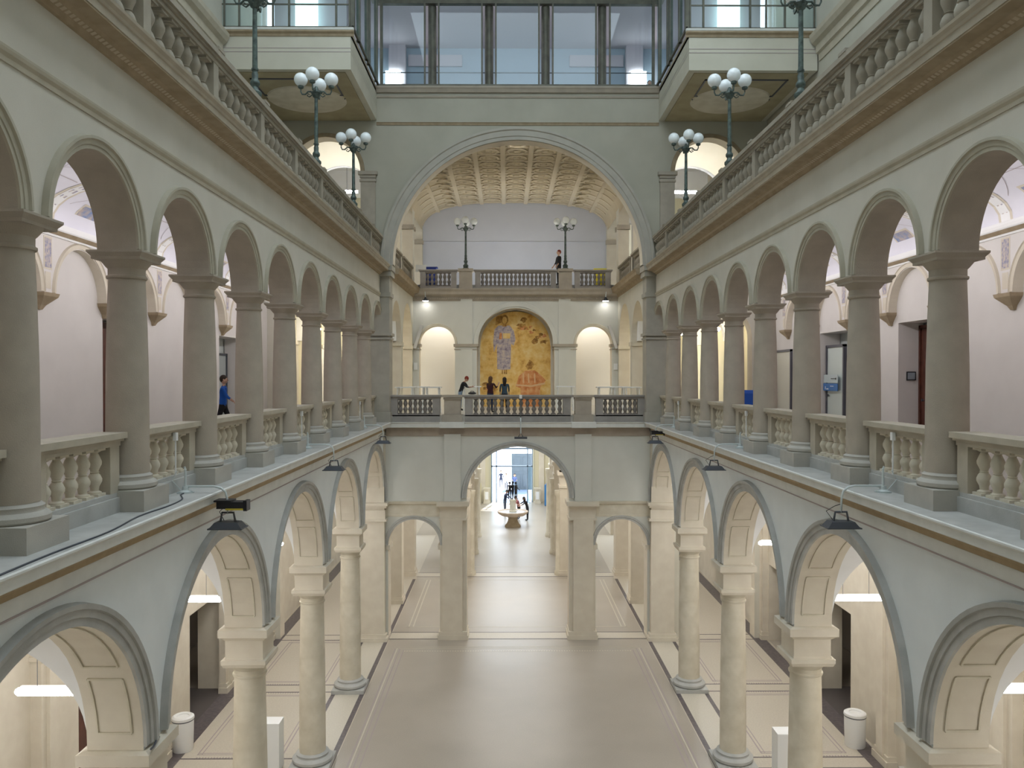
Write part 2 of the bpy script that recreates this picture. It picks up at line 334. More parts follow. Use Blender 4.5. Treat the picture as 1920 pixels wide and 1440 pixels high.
# ------------------------------------------------------------------ long side walls of the hall
LR = 2.55; LZ = 6.15
ups = [(Yk(k) + S / 2, 1.17, 13.7, ZG, 1.17) for k in range(KMIN, 8)]
for sx in (-1, 1):
    nm = SIDE[sx]
    # lower arcade wall (x 5.98 .. 6.83)
    M = side(sx, 5.98)
    lo = [(Yk(k), LR, LZ, 0.0, LR) for k in (-1, 1, 3, 5, 7)]
    b = MB(); b.arch_wall(M, Yk(KMIN) - 0.42, Y1 - 0.3, 6.0, 9.17, [(c, r, z, 6.0, rr) for c, r, z, o_, rr in lo], -0.85, 0.0, msoff=1, mi=0)
    wall = struct('wall_%s' % nm, b, [PL_LOW, STONE_W])
    b = MB(); b.box(min(sx * 5.98, sx * 12), max(sx * 5.98, sx * 12), -6, Yk(KMIN) - 0.45, 0, ZU); struct('wall_%s_near' % nm, b, PL_UP)
    for (c, r, z, o_, rr) in lo:
        b = MB(); b.ring(M, c, z, [(r, 0), (r, 0.05), (r + 0.10, 0.05), (r + 0.11, 0.075), (r + 0.2, 0.075), (r + 0.215, 0.11), (r + 0.28, 0.12), (r + 0.3, 0.0)], 0.02, PI - 0.02, seg=40)
        b.build('archivolt', LEDGE, wall, 25)
        b = MB()                                                    # sunk panels on the underside of the arch
        Rm = r - 0.012
        for d0 in (-0.68, -0.17):
            b.ring(M, c, z, [(Rm, d0 - 0.015), (Rm - 0.012, d0 - 0.015), (Rm - 0.012, d0 + 0.015), (Rm + 0.02, d0 + 0.015)], R_(34), R_(146), seg=24)
            for s2 in (0, 1):
                aa = (R_(6), R_(28)) if s2 == 0 else (R_(152), R_(174))
                b.ring(M, c, z, [(Rm, d0 - 0.015), (Rm - 0.012, d0 - 0.015), (Rm - 0.012, d0 + 0.015), (Rm + 0.02, d0 + 0.015)], aa[0], aa[1], seg=8)
        for ang in (6, 28, 34, 146, 152, 174):
            b.ring(M, c, z, [(Rm + 0.02, -0.68), (Rm - 0.012, -0.68), (Rm - 0.012, -0.17), (Rm + 0.02, -0.17)], R_(ang - 0.4), R_(ang + 0.4), seg=1)
        b.build('soffit_panel_moulding', STONE_L, wall)
    # gallery ledge and its cornice
    b = MB(); e0, e1 = Yk(KMIN) - 0.42, Y1 - 0.4
    b.prof(M, [(0.0, 9.12), (0.03, 9.12), (0.03, 9.155), (0.06, 9.16), (0.07, 9.36), (0.0, 9.36)], e0, e1); b.build('cornice_fascia', LIP, wall)
    b = MB(); b.prof(M, [(0.03, 9.135), (0.068, 9.135), (0.068, 9.16), (0.03, 9.16)], e0, e1); b.build('cornice_bead', LINE, wall)
    b = MB(); b.prof(M, [(0.0, 9.36), (0.09, 9.37), (0.10, 9.44), (0.16, 9.54), (0.17, 9.55), (0.0, 9.55)], e0, e1); b.build('cornice_painted_band', OCHRE, wall)
    b = MB(); b.prof(M, [(0.0, 9.55), (0.30, 9.55), (0.33, 9.57), (0.33, 9.68), (0.345, 9.685), (0.36, 9.71), (0.38, 9.72), (0.38, 9.745), (0.35, 9.75), (0.0, 9.75)], e0, e1); b.build('cornice_lip', LIP, wall)
    b = MB(); b.mbox(M, e0, Y1 - 0.1, -0.85, 0.0, 9.17, ZL - 0.002); b.mbox(M, e0, Y1 - 0.1, -0.85, 0.33, ZL - 0.03, ZL + 0.004); b.build('ledge_slab', LEDGE, wall)
    # upper arcade wall (x 6.1 .. 6.7)
    M = side(sx, 6.1)
    b = MB(); b.arch_wall(M, Yk(KMIN) - 0.3, Y1 - 0.3, 13.7, 16.3, [(c, r, z, 13.7, rr) for c, r, z, o_, rr in ups], -0.6, 0.0, msoff=1)
    uw = struct('wall_%s_upper' % nm, b, [PL_UP, STONE])
    for (c, r, z, o_, rr) in ups:
        b = MB(); b.ring(M, c, z, [(r, 0), (r, 0.035), (r + 0.055, 0.035), (r + 0.06, 0.05), (r + 0.12, 0.055), (r + 0.135, 0.085), (r + 0.175, 0.085), (r + 0.185, 0.0)], 0.02, PI - 0.02)
        b.build('archivolt', ARCHV, uw, 25)
    b = MB(); b.prof(M, [(0, 15.30), (0.02, 15.30), (0.025, 15.36), (0.05, 15.40), (0.06, 15.44), (0.06, 15.47), (0, 15.49)], e0, e1); b.build('string_course', STRING, uw)
    b = MB(); b.prof(M, [(0, 16.26), (0.05, 16.27), (0.08, 16.33), (0.16, 16.36), (0.20, 16.40), (0.40, 16.42), (0.40, 16.45), (0, 16.45)], e0, e1); b.build('cornice_soffit', BROWN, uw)
    b = MB(); n = int((e1 - e0) / 0.105)
    for i in range(n):
        yy = e0 + 0.105 * i; b.prof(M, [(0.09, 16.33), (0.15, 16.355), (0.185, 16.395), (0.12, 16.40)], yy + 0.02, yy + 0.085)
    tag(b.build('egg_and_dart', EGG, uw), kind='stuff')
    b = MB(); b.prof(M, [(0, 16.45), (0.41, 16.45), (0.42, 16.55), (0.44, 16.56), (0.45, 16.60), (0.49, 16.64), (0.50, 16.68), (0, 16.68)], e0, e1); b.build('cornice_lip', LIPU, uw)
    b = MB(); b.mbox(M, e0, Y1 + 0.2, -0.60, -0.01, 16.31, ZU - 0.005); b.build('ledge_slab', LEDGE, uw)

# ------------------------------------------------------------------ columns
def column_parts(kind):
    if kind == 'upper':
        p = MB(); p.box(-0.45, 0.45, -0.45, 0.45, 0, 0.32)
        ba = MB(); ba.lathe([(0.40, 0.32), (0.43, 0.35), (0.43, 0.40), (0.40, 0.43), (0.36, 0.45), (0.35, 0.48), (0.36, 0.51), (0.33, 0.53), (0.31, 0.55)], seg=32)
        sh = MB(); sh.lathe([(0.315, 0.55), (0.312, 1.4), (0.305, 2.2), (0.285, 3.0), (0.265, 3.56)], seg=32)
        ca = MB(); ca.lathe([(0.285, 3.545), (0.295, 3.56), (0.295, 3.585), (0.27, 3.60), (0.27, 3.70), (0.29, 3.72), (0.30, 3.73), (0.37, 3.82)], seg=32)
        ca.box(-0.37, 0.37, -0.37, 0.37, 3.82, 3.86); ca.frustum(0, 0, 3.86, 3.92, 0.37, 0.42); ca.box(-0.42, 0.42, -0.42, 0.42, 3.92, 3.95)
        return [('plinth', p.mesh('plinth', mat('plinth_stone', (0.50, 0.48, 0.43), 0.8, (0.44, 0.42, 0.38), 3, 0.2))), ('base', ba.mesh('base', MATS['plinth_stone'], 40)), ('shaft', sh.mesh('shaft', STONE, 40)), ('capital', ca.mesh('capital', STONE, 40))]
    p = MB(); p.box(-0.6, 0.6, -0.6, 0.6, 0, 0.14)
    ba = MB(); ba.lathe([(0.55, 0.14), (0.60, 0.19), (0.60, 0.26), (0.55, 0.31), (0.48, 0.33), (0.47, 0.37), (0.49, 0.40), (0.44, 0.43), (0.40, 0.45)], seg=32)
    sh = MB(); sh.lathe([(0.395, 0.45), (0.39, 1.6), (0.38, 3.0), (0.36, 4.2), (0.345, 4.98)], seg=32)
    ca = MB(); ca.lathe([(0.37, 4.96), (0.38, 4.98), (0.38, 5.01), (0.35, 5.03), (0.35, 5.12), (0.38, 5.15), (0.45, 5.25)], seg=32)
    en = MB(); en.frustum(0, 0, 5.25, 5.33, 0.46, 0.49); en.box(-0.50, 0.50, -0.50, 0.50, 5.33, 5.42); en.box(-0.43, 0.43, -0.43, 0.43, 5.42, 5.46)
    en.box(-0.42, 0.42, -0.42, 0.42, 5.46, 5.86); en.frustum(0, 0, 5.86, 5.95, 0.43, 0.53); en.box(-0.55, 0.55, -0.55, 0.55, 5.95, 6.12); en.frustum(0, 0, 6.12, 6.15, 0.55, 0.47)
    return [('plinth', p.mesh('plinth', LEDGE)), ('base', ba.mesh('base', LEDGE, 40)), ('shaft', sh.mesh('shaft', STONE_L, 40)), ('capital', ca.mesh('capital', STONE_L, 40)), ('impost_block', en.mesh('impost_block', STONE_W))]
UCP = column_parts('upper'); LCP = column_parts('lower')
for sx in (-1, 1):
    nm = SIDE[sx]
    for k in range(KMIN, 8):
        w_ = ORD[7 - k]
        t = thing('gallery_column', 'round grey stone column of the %s gallery arcade, %s counted from the far corner pier' % (nm, w_), 'column', (sx * CX, Yk(k), ZL), 'gallery arcade columns, %s side' % nm)
        for n_, me in UCP: inst(n_, me, t, (0, 0, 0))
    for j, k in enumerate((6, 4, 2, 0, -2)):
        t = thing('hall_column', 'tall pale stone column under the %s lower arches, %s from the far corner pier' % (nm, ORD[j]), 'column', (sx * CX, Yk(k), 0), 'ground floor arcade columns, %s side' % nm)
        for n_, me in LCP: inst(n_, me, t, (0, 0, 0))
    # corner pier at the far end, ground floor and gallery
    b = MB(); xc = sx * 6.45
    for (h, z0, z1) in ((0.66, 0, 0.18), (0.60, 0.18, 0.32)): b.box(xc - h, xc + h, Y1 - 0.35 - (h - .52), Y1 + 0.6, z0, z1)
    b.box(xc - 0.52, xc + 0.52, Y1 - 0.35, Y1 + 0.6, 0.32, 9.15)
    for (h, z0, z1) in ((0.62, 5.35, 5.45), (0.56, 5.45, 5.85), (0.62, 5.95, 6.05), (0.68, 6.05, 6.18)): b.box(xc - h, xc + h, Y1 - 0.35 - (h - .52), Y1 + 0.6, z0, z1)
    t = struct('corner_pier', b, STONE_W); tag(t, 'square stone pier at the far end of the %s lower arcade' % nm)
    b = MB(); b.box(sx * 6.1 - 0.42 if sx > 0 else -6.75, 6.75 if sx > 0 else -6.1 + 0.42, Y1 - 0.45, Y1 + 0.5, ZL, 16.3)
    x0, x1 = (5.62, 6.8) if sx > 0 else (-6.8, -5.62)
    b.box(x0, x1, Y1 - 0.52, Y1 + 0.5, ZL, 10.2)
    b.box(x0 , x1, Y1 - 0.52, Y1 + 0.5, 13.42, 13.5); b.box(x0 - 0.04, x1 + 0.04, Y1 - 0.56, Y1 + 0.5, 13.58, 13.7)
    b.box(x0, x1, Y1 - 0.50, Y1 + 0.5, 15.30, 15.49); b.box(x0 - 0.04, x1 + .04, Y1 - 0.6, Y1 + 0.5, 16.2, 16.45); b.box(x0 - 0.08, x1 + .08, Y1 - 0.68, Y1 + 0.5, 16.45, ZU)
    t = struct('corner_pilaster', b, mat('corner_stone', (0.43, 0.41, 0.35), 0.8, (0.38, 0.36, 0.31), 2.5)); tag(t, 'flat stone pilaster closing the far end of the %s gallery' % nm)

# ------------------------------------------------------------------ balustrades
def baluster_mesh(h, r, m):
    b = MB(); q = r * 1.05
    b.box(-q, q, -q, q, 0, 0.06 * h)
    b.lathe([(r * .9, .06 * h), (r * .9, .09 * h), (r * .55, .12 * h), (r * .62, .2 * h), (r * .95, .30 * h), (r * .98, .36 * h), (r * .75, .44 * h), (r * .5, .485 * h), (r * .66, .50 * h), (r * .5, .515 * h),
             (r * .60, .56 * h), (r * .92, .66 * h), (r * .95, .72 * h), (r * .7, .82 * h), (r * .45, .90 * h), (r * .8, .93 * h), (r * .8, .95 * h)], seg=14)
    b.box(-q, q, -q, q, 0.945 * h, h)
    return b.mesh('baluster', m, 40)
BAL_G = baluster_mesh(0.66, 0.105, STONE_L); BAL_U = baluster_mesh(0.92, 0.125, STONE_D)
BAL_F = baluster_mesh(0.72, 0.10, STONE)
BALC = mat('balustrade_stone', (0.52, 0.47, 0.38), 0.8, (0.44, 0.40, 0.32), 2.5, 0.2, 60)
def balustrade(M, s0, s1, dc, z0, zt, n, bal, bh, label, group, post=0.28, base=0.3, cap=0.2, dep=0.30, m=None, basedep=None, ends=(True, True), over=1.0):
    m = m or BALC; c = M((s0 + s1) / 2, dc, z0)
    t = thing('balustrade', label, 'balustrade', c, group); Q = rel(M, c)
    def part(nm_, *bx, mm=m):
        b = MB()
        for x in bx: b.mbox(Q, *x)
        return b.build(nm_, mm, t, org=(0, 0, 0))
    h = dep / 2; bd = basedep or dep
    part('base_course', (s0, s1, dc - bd / 2, dc + bd / 2 + 0.04, z0, z0 + base - 0.07), (s0, s1, dc - bd / 2, dc + bd / 2, z0 + base - 0.07, z0 + base), mm=LEDGE if m is BALC else m)
    zc = zt - cap
    part('top_rail', (s0 - 0.02 * over, s1 + 0.02 * over, dc - h, dc + h + 0.01, zc, zc + cap * .35), (s0 - 0.05 * over, s1 + 0.05 * over, dc - h - 0.04, dc + h + 0.05, zc + cap * .35, zc + cap * .55), (s0 - 0.08 * over, s1 + 0.08 * over, dc - h - 0.09, dc + h + 0.09, zc + cap * .55, zt))
    a, e = s0, s1
    if ends[0]: part('post', (s0, s0 + post, dc - h, dc + h, z0 + base, zc)); a = s0 + post
    if ends[1]: part('post', (s1 - post, s1, dc - h, dc + h, z0 + base, zc)); e = s1 - post
    for i in range(n):
        sc_ = a + (e - a) * (i + 0.5) / n
        p = Q(sc_, dc, z0 + base); o = inst('baluster', bal, t, p)
        o.scale = (1, 1, (zc - z0 - base) / bh)
    return t
for sx in (-1, 1):
    nm = SIDE[sx]; M = side(sx, 6.5)
    for k in range(KMIN, 8):
        e = 0.38 if k < 7 else 0.55
        balustrade(M, Yk(k) + 0.38, Yk(k + 1) - e, 0.0, ZL, 10.95, 5, BAL_G, 0.66, 'stone balustrade between columns of the %s gallery, %s from the far corner' % (nm, ORD[7 - k]), '%s gallery balustrades' % nm)
    M = side(sx, 6.22)
    for k in range(KMIN, 8):
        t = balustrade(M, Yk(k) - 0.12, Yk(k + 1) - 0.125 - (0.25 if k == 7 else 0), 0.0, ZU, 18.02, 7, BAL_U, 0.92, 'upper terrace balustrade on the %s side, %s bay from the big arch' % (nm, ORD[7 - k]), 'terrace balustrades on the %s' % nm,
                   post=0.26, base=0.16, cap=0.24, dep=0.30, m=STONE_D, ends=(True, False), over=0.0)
        b = MB(); p0 = M(Yk(k), 0, 18.02); b.box(-0.25, 0.25, -0.12, 0.22, 1.341, 1.40)
        o = b.build('post_cap', STONE_D, t, org=(0, 0, 0)); o.location = (0, Yk(k) + 0.01 - t.location.y, 0)

# ------------------------------------------------------------------ gallery corridors (behind the arcade)
for sx in (-1, 1):
    nm = SIDE[sx]; M = side(sx, XW)
    # outer wall with recessed doorways
    if sx < 0: ops = [(22.85, 1.3, 13.36, ZG, 0), (31.6, 1.35, 13.3, ZG, 0)]
    else: ops = [(22.75, 1.4, 13.38, ZG, 0), (28.7, 1.5, 13.38, ZG, 0)]
    b = MB(); b.arch_wall(M, -4, Y1, ZG, 15.3, ops, -0.75, 0.0)
    ow = struct('wall_%s_corridor' % nm, b, LAVW)
    b = MB(); b.mbox(M, -4, Y1, -1.05, -0.78, ZG, 15.3); struct('wall_%s_corridor_back' % nm, b, mat('recess_plaster', (0.62, 0.66, 0.66), 0.9))
    # blind arcade carried on corbels
    ba = [(Yk(k) + S / 2, 1.19, 13.72, 13.7, 1.17) for k in range(KMIN, 8) if k != 7]
    b = MB(); b.arch_wall(M, Yk(KMIN) - 0.3, Yk(7) + 0.3, 13.7, 15.05, ba, 0.0, 0.22, msoff=1)
    b.build('blind_arcade', [LAVW, STONE_W], ow)
    for (c, r, z, o_, rr) in ba:
        b = MB(); b.ring(M, c, z, [(r, 0.215), (r, 0.245), (r + 0.10, 0.25), (r + 0.12, 0.28), (r + 0.14, 0.215)], 0.0, PI); b.build('archivolt', STONE_W, ow, 25)
    for k in range(KMIN, 8):
        b = MB(); y = Yk(k)
        q = [M(y + a, d, z) for z, hw, dd in ((13.32, 0.06, 0.06), (13.42, 0.10, 0.12), (13.62, 0.30, 0.30), (13.70, 0.32, 0.32)) for a, d in ((-hw, 0), (hw, 0), (hw, dd), (-hw, dd))]
        b.add(q, [(0, 1, 2, 3)] + [(4 * j + i, 4 * j + (i + 1) % 4, 4 * j + 4 + (i + 1) % 4, 4 * j + 4 + i) for j in range(3) for i in range(4)] + [(12, 13, 14, 15)])
        b.build('corbel', BROWN, ow)
        b = MB(); b.mbox(M, y - 0.13, y + 0.13, 0.21, 0.232, 14.28, 14.95); b.build('painted_panel', ORN, ow)
        b = MB(); b.mbox(M, y - 0.17, y + 0.17, 0.21, 0.226, 14.24, 14.99); b.build('panel_border', STONE_W, ow)
        b = MB(); b.mbox(M, y - 0.11, y + 0.11, 0.21, 0.228, 13.80, 14.18); b.build('panel_border', STONE_W, ow)
    b = MB(); b.prof(M, [(0, 15.02), (0.27, 15.02), (0.27, 15.07), (0, 15.07)], -4, Y1); b.build('wall_cornice', WHITEV, ow)
    b = MB(); b.prof(M, [(0, 15.07), (0.30, 15.07), (0.38, 15.14), (0, 15.14)], -4, Y1); b.build('wall_cornice', BROWN, ow)
    b = MB(); b.prof(M, [(0, 15.14), (0.40, 15.14), (0.42, 15.17), (0.42, 15.24), (0.36, 15.26), (0.36, 15.32), (0.30, 15.34), (0, 15.34)], -4, Y1); b.build('wall_cornice', WHITEV, ow)
    # segmental vault
    b = MB(); hw, cxv, rise = 2.15, 8.85, 0.98; n = 16
    pts = [(cxv + hw * math.cos(PI * i / n), 15.30 + rise * math.sin(PI * i / n) ** 0.8) for i in range(n + 1)]
    for i in range(n): b.quad((sx * pts[i][0], -4, pts[i][1]), (sx * pts[i + 1][0], -4, pts[i + 1][1]), (sx * pts[i + 1][0], Y1, pts[i + 1][1]), (sx * pts[i][0], Y1, pts[i][1]))
    vault = struct('ceiling_%s_corridor' % nm, b, mat('corridor_vault', (0.78, 0.77, 0.84), 0.9, (0.74, 0.73, 0.80), 1.0), 40)
    for k in range(KMIN, 8):
        for (w0, mm, dz) in ((0.26, STONE_W, 0.012), (0.17, WHITEV, 0.02)):
            b = MB()
            for i in range(n): b.box(0, 0, 0, 0, 0, 0) if False else b.quad((sx * pts[i][0], Yk(k) - w0, pts[i][1] - dz), (sx * pts[i + 1][0], Yk(k) - w0, pts[i + 1][1] - dz), (sx * pts[i + 1][0], Yk(k) + w0, pts[i + 1][1] - dz), (sx * pts[i][0], Yk(k) + w0, pts[i][1] - dz))
            b.build('vault_band', mm, vault)
        b = MB()                                                     # running chain ornament
        for i in range(22):
            a = PI * (i + 0.5) / 22; x = cxv + hw * math.cos(a); z = 15.30 + rise * math.sin(a) ** 0.8 - 0.026
            tx, tz = -hw * math.sin(a), rise * math.cos(a); l = math.hypot(tx, tz) or 1; tx, tz = tx / l * 0.09, tz / l * 0.09
            for s_ in (-1, 1):
                yy = Yk(k) + s_ * 0.05
                b.quad((sx * (x - tx), yy - 0.02, z - tz), (sx * (x + tx), yy - 0.02 * s_, z + tz), (sx * (x + tx), yy + 0.05 * s_, z + tz), (sx * (x - tx), yy + 0.05 * s_, z - tz))
        tag(b.build('chain_ornament', ORN, vault), kind='stuff')
        if k < 7:
            yc = Yk(k) + S / 2
            def vp(a, y, dz): return (sx * (cxv + hw * math.cos(a)), y, 15.30 + rise * math.sin(a) ** 0.8 - dz)
            for (mm, hh, a0, a1, dz) in ((STONE_W, 0.52, 0.30, 0.62, 0.012), (BLUEP, 0.44, 0.34, 0.58, 0.02)):
                b = MB()
                for i in range(3):
                    aa, bb = a0 + (a1 - a0) * i / 3, a0 + (a1 - a0) * (i + 1) / 3
                    b.quad(vp(aa, yc - hh, dz), vp(bb, yc - hh, dz), vp(bb, yc + hh, dz), vp(aa, yc + hh, dz))
                b.build('painted_panel', mm, vault)
            b = MB()
            for (y0, y1, a0, a1) in ((yc - 1.0, yc, .5, 1.1), (yc, yc + 1.0, 1.1, .5), (yc - 1.0, yc, 1.9, 1.1), (yc, yc + 1.0, 1.1, 1.9), (yc - 1.1, yc + 1.1, .95, .95)):
                for i in range(6):
                    t0, t1 = i / 6, (i + 1) / 6
                    ya, yb = y0 + (y1 - y0) * t0, y0 + (y1 - y0) * t1; aa, bb = a0 + (a1 - a0) * t0, a0 + (a1 - a0) * t1
                    b.quad(vp(aa, ya, .012), vp(bb, yb, .012), vp(bb + .012, yb, .012), vp(aa + .012, ya, .012))
            b.build('painted_tracery', LINE, vault)
    # slabs: gallery floor and terrace floor
    x0, x1 = sorted((sx * 6.67, sx * 12.2))
    b = MB(); b.box(x0, x1, -6, Y1, 9.3, ZG); struct('floor_%s_gallery' % nm, b, mat('gallery_floor', (0.46, 0.43, 0.38), 0.5))
    b = MB(); b.box(x0 if sx < 0 else 6.7, -6.7 if sx < 0 else x1, -6, Y1, 16.45, ZT); struct('floor_%s_terrace' % nm, b, LEDGE)
    # terrace outer wall, ledge and windows above it
    M = side(sx, 11.15)
    wins = [(Yk(k), 1.05, 29.6, 24.9, 0) for k in range(-2, 6, 2)]
    b = MB(); b.arch_wall(M, -6, Y1, 16.9, 33, wins, -0.5, 0)
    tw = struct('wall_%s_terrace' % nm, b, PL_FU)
    b = MB(); b.prof(M, [(0, 23.5), (0.04, 23.5), (0.06, 23.75), (0.14, 23.8), (0.16, 24.05), (0.30, 24.15), (0.38, 24.3), (0.40, 24.45), (0, 24.5)], -6, 30.2); b.build('wall_cornice', STRING, tw)
    for j, (c, hw_, zt_, zs_, _) in enumerate(wins):
        wn = thing('window_%d' % (j + 1), None, None, M(c, -0.3, zs_)); wn['kind'] = 'structure'; Q = rel(M, M(c, -0.3, zs_))
        b = MB()
        for (a, e, z0, z1) in ((c - 1.05, c - 0.97, zs_, zt_), (c + 0.97, c + 1.05, zs_, zt_), (c - 0.03, c + 0.03, zs_, zt_), (c - 1.05, c + 1.05, zs_, zs_ + .08), (c - 1.05, c + 1.05, zt_ - .08, zt_), (c - 1.05, c + 1.05, 27.2, 27.26)): b.mbox(Q, a, e, -0.34, -0.26, z0, z1)
        b.build('window_frame', WHITE, wn, org=(0, 0, 0))
        b = MB(); b.mbox(Q, c - 1, c + 1, -0.305, -0.295, zs_, zt_); b.build('pane', GLASS, wn, org=(0, 0, 0))

# doors, signs in the corridors
def door_leaf(name, label, M, s0, s1, z0, z1, d, leaf, frame):
    t = thing(name, None, None, M((s0 + s1) / 2, d, z0)); t['kind'] = 'structure'; t['label'] = label; Q = rel(M, M((s0 + s1) / 2, d, z0))
    b = MB()
    for a, e, x, y in ((s0, s0 + .09, z0, z1), (s1 - .09, s1, z0, z1), (s0, s1, z1 - .09, z1)): b.mbox(Q, a, e, d - .06, d + .06, x, y)
    b.build('door_frame', frame, t, org=(0, 0, 0))
    b = MB(); b.mbox(Q, s0 + .09, s1 - .09, d - .03, d + .02, z0 + .02, z1 - .09)
    for i in range(2):
        w2 = (s1 - s0 - .18) / 2; a = s0 + .09 + i * w2
        if leaf is DOORW:
            b.mbox(Q, a + .12, a + w2 - .12, d + .02, d + .035, z0 + .3, z0 + 1.0); b.mbox(Q, a + .12, a + w2 - .12, d + .02, d + .035, z0 + 1.15, z1 - .3)
    b.build('door_leaf', leaf, t, org=(0, 0, 0))
    b = MB(); b.mbox(Q, s1 - .35, s1 - .17, d + .05, d + .07, z0 + 1.03, z0 + 1.05); b.mbox(Q, s1 - .2, s1 - .17, d + .02, d + .06, z0 + 1.0, z0 + 1.08); b.build('door_handle', GREYM, t, org=(0, 0, 0))
    return t
ML, MR = side(-1, XW), side(1, XW)
door_leaf('door_1', 'dark brown wooden double door in the left gallery wall recess', ML, 21.6, 24.1, ZG, 13.3, -0.62, DOORW, DOORW)
door_leaf('door_2', 'grey panelled door in the deep recess behind the walker in blue', ML, 30.3, 32.9, ZG, 12.7, -0.66, mat('grey_door', (0.42, 0.46, 0.46), 0.6), GREYM)
door_leaf('door_3', 'dark brown wooden double door in the right gallery wall recess', MR, 21.4, 24.1, ZG, 13.3, -0.64, DOORW, DOORW)
PD = mat('pale_glass_door', (0.60, 0.68, 0.66), 0.25, spec=0.5)
dg = door_leaf('door_4', 'pale glazed door with a dark frame and blue sign', MR, 28.55, 30.15, ZG, 12.93, -0.25, PD, DFRAME)
door_leaf('door_5', 'pale door with dark frame near the far end of the right gallery', MR, 33.1, 35.05, ZG, 12.9, 0.03, mat('pale_door', (0.66, 0.65, 0.56), 0.6), DFRAME)
def plate(name, label, cat, M, s0, s1, z0, z1, d, m, th=0.015, parts=()):
    c = M((s0 + s1) / 2, d, (z0 + z1) / 2); Q = rel(M, c); b = MB(); b.mbox(Q, s0, s1, d, d + th, z0, z1)
    o = b.build(name, m, None, org=(0, 0, 0)); o.location = c; tag(o, label, cat)
    for (pn, a, e, x, y, mm) in parts:
        p = MB(); p.mbox(Q, a, e, d + th, d + th + .004, x, y); q = p.build(pn, mm, o, org=(0, 0, 0))
    return o
BLUE = mat('sign_blue', (0.05, 0.17, 0.45), 0.5)
plate('door_sign', 'blue sign strip across the pale glazed door in the right gallery', 'sign', MR, 28.85, 30.15, 11.26, 11.53, -0.12, BLUE, parts=[('lettering', 29.93, 29.97, 11.31, 11.42, WHITE), ('lettering', 29.66, 29.85, 11.31, 11.34, WHITE), ('lettering', 29.2, 29.5, 11.42, 11.44, WHITE)])
plate('notice', 'pale notice with a black arrow on the glazed door above the blue sign', 'notice', MR, 28.85, 30.1, 11.55, 11.85, -0.12, mat('notice_white', (0.50, 0.58, 0.60), 0.5), parts=[('arrow', 29.0, 29.45, 11.69, 11.715, BLACK), ('arrow_head', 28.97, 29.05, 11.67, 11.735, BLACK)])
plate('wall_plaque', 'small dark framed plaque beside the brown door of the right gallery', 'plaque', lambda s, d, z: (s, 24.1 - d, z), 11.42, 11.70, 11.67, 11.93, 0.0, BLACK, parts=[('plaque_face', 11.45, 11.67, 11.70, 11.90, mat('plaque_grey', (0.32, 0.37, 0.42), 0.5))])

# ------------------------------------------------------------------ ground floor aisles
for sx in (-1, 1):
    nm = SIDE[sx]; M = side(sx, XW)
    if sx < 0: ops = [(21.6, 1.35, 3.8, 0, 0), (28.95, 1.6, 3.7, 0, 0), (35.0, 1.0, 3.4, 0, 0)]
    else: ops = [(21.6, 1.35, 3.8, 0, 0), (28.9, 1.5, 3.7, 0, 0), (35.0, 1.0, 3.4, 0, 0)]
    b = MB(); b.arch_wall(M, -6, 60, 0, 9.3, ops, -0.95, 0.0)
    aw = struct('wall_%s_aisle' % nm, b, STONE_W)
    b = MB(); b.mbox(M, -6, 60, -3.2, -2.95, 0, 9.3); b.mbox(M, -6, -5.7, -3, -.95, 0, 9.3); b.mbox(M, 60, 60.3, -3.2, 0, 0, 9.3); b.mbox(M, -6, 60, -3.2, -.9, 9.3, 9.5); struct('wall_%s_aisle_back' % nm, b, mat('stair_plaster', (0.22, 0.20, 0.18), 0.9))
    for k in range(-2, 12, 2):
        y = Yk(k); b = MB()
        for (h, d, z0, z1) in ((0.50, 0.34, 0, 0.22), (0.45, 0.30, 0.22, 0.36), (0.40, 0.25, 0.36, 5.4), (0.46, 0.31, 5.4, 5.5), (0.42, 0.27, 5.5, 5.88), (0.50, 0.36, 5.88, 6.15)): b.mbox(M, y - h, y + h, 0, d, z0, z1)
        b.mbox(M, y - 0.2, y + 0.2, 0.25, 0.33, 0.3, 5.4)
        b.build('pilaster', STONE_W, aw)
    b = MB(); b.prof(M, [(0, 0), (0.10, 0), (0.10, 0.2), (0.06, 0.26), (0, 0.28)], -6, 16.4); b.build('baseboard', STONE_W, aw)
    # groin vault, bay by bay
    for k in range(-2, 10, 2):
        yc = Yk(k + 1); bx_ = 2.18; xc = 9.0; N_ = 44; vs = []; fs = []
        for j in range(N_ + 1):
            for i in range(N_ + 1):
                u, v = -1 + 2 * i / N_, -1 + 2 * j / N_
                u = math.copysign(1 - (1 - abs(u)) ** 1.6, u); v = math.copysign(1 - (1 - abs(v)) ** 1.6, v)
                z = LZ + max(2.56 * math.sqrt(max(0, 1 - v * v)), 2.56 * math.sqrt(max(0, 1 - u * u)))
                vs.append((sx * (xc + bx_ * u), yc + 2.56 * v, z))
        for j in range(N_):
            for i in range(N_):
                q = j * (N_ + 1) + i; a_, b_, c_, d_ = q, q + 1, q + N_ + 2, q + N_ + 1
                fs += [(a_, b_, c_), (a_, c_, d_)] if (i < N_ // 2) == (j < N_ // 2) else [(a_, b_, d_), (b_, c_, d_)]
        b = MB(); b.add(vs, fs); struct('ceiling_%s_aisle_vault' % nm, b, WHITEV, 30)
        b = MB(); b.arch_wall(front(yc + 2.98 + .42), min(sx * 6.82, sx * 11.2), max(sx * 6.82, sx * 11.2), LZ, 9.25, [(sx * 9.0, 2.05, LZ, LZ, 2.3)], -.84, 0); struct('trim_%s_transverse_arch' % nm, b, STONE_W)
door_leaf('door_6', 'red brown wooden door at the near end of the left aisle', ML, 20.3, 22.9, 0, 3.75, -0.5, DOORW, DOORW)
door_leaf('door_7', 'red brown wooden door at the near end of the right aisle', MR, 20.3, 22.9, 0, 3.75, -0.5, DOORW, DOORW)
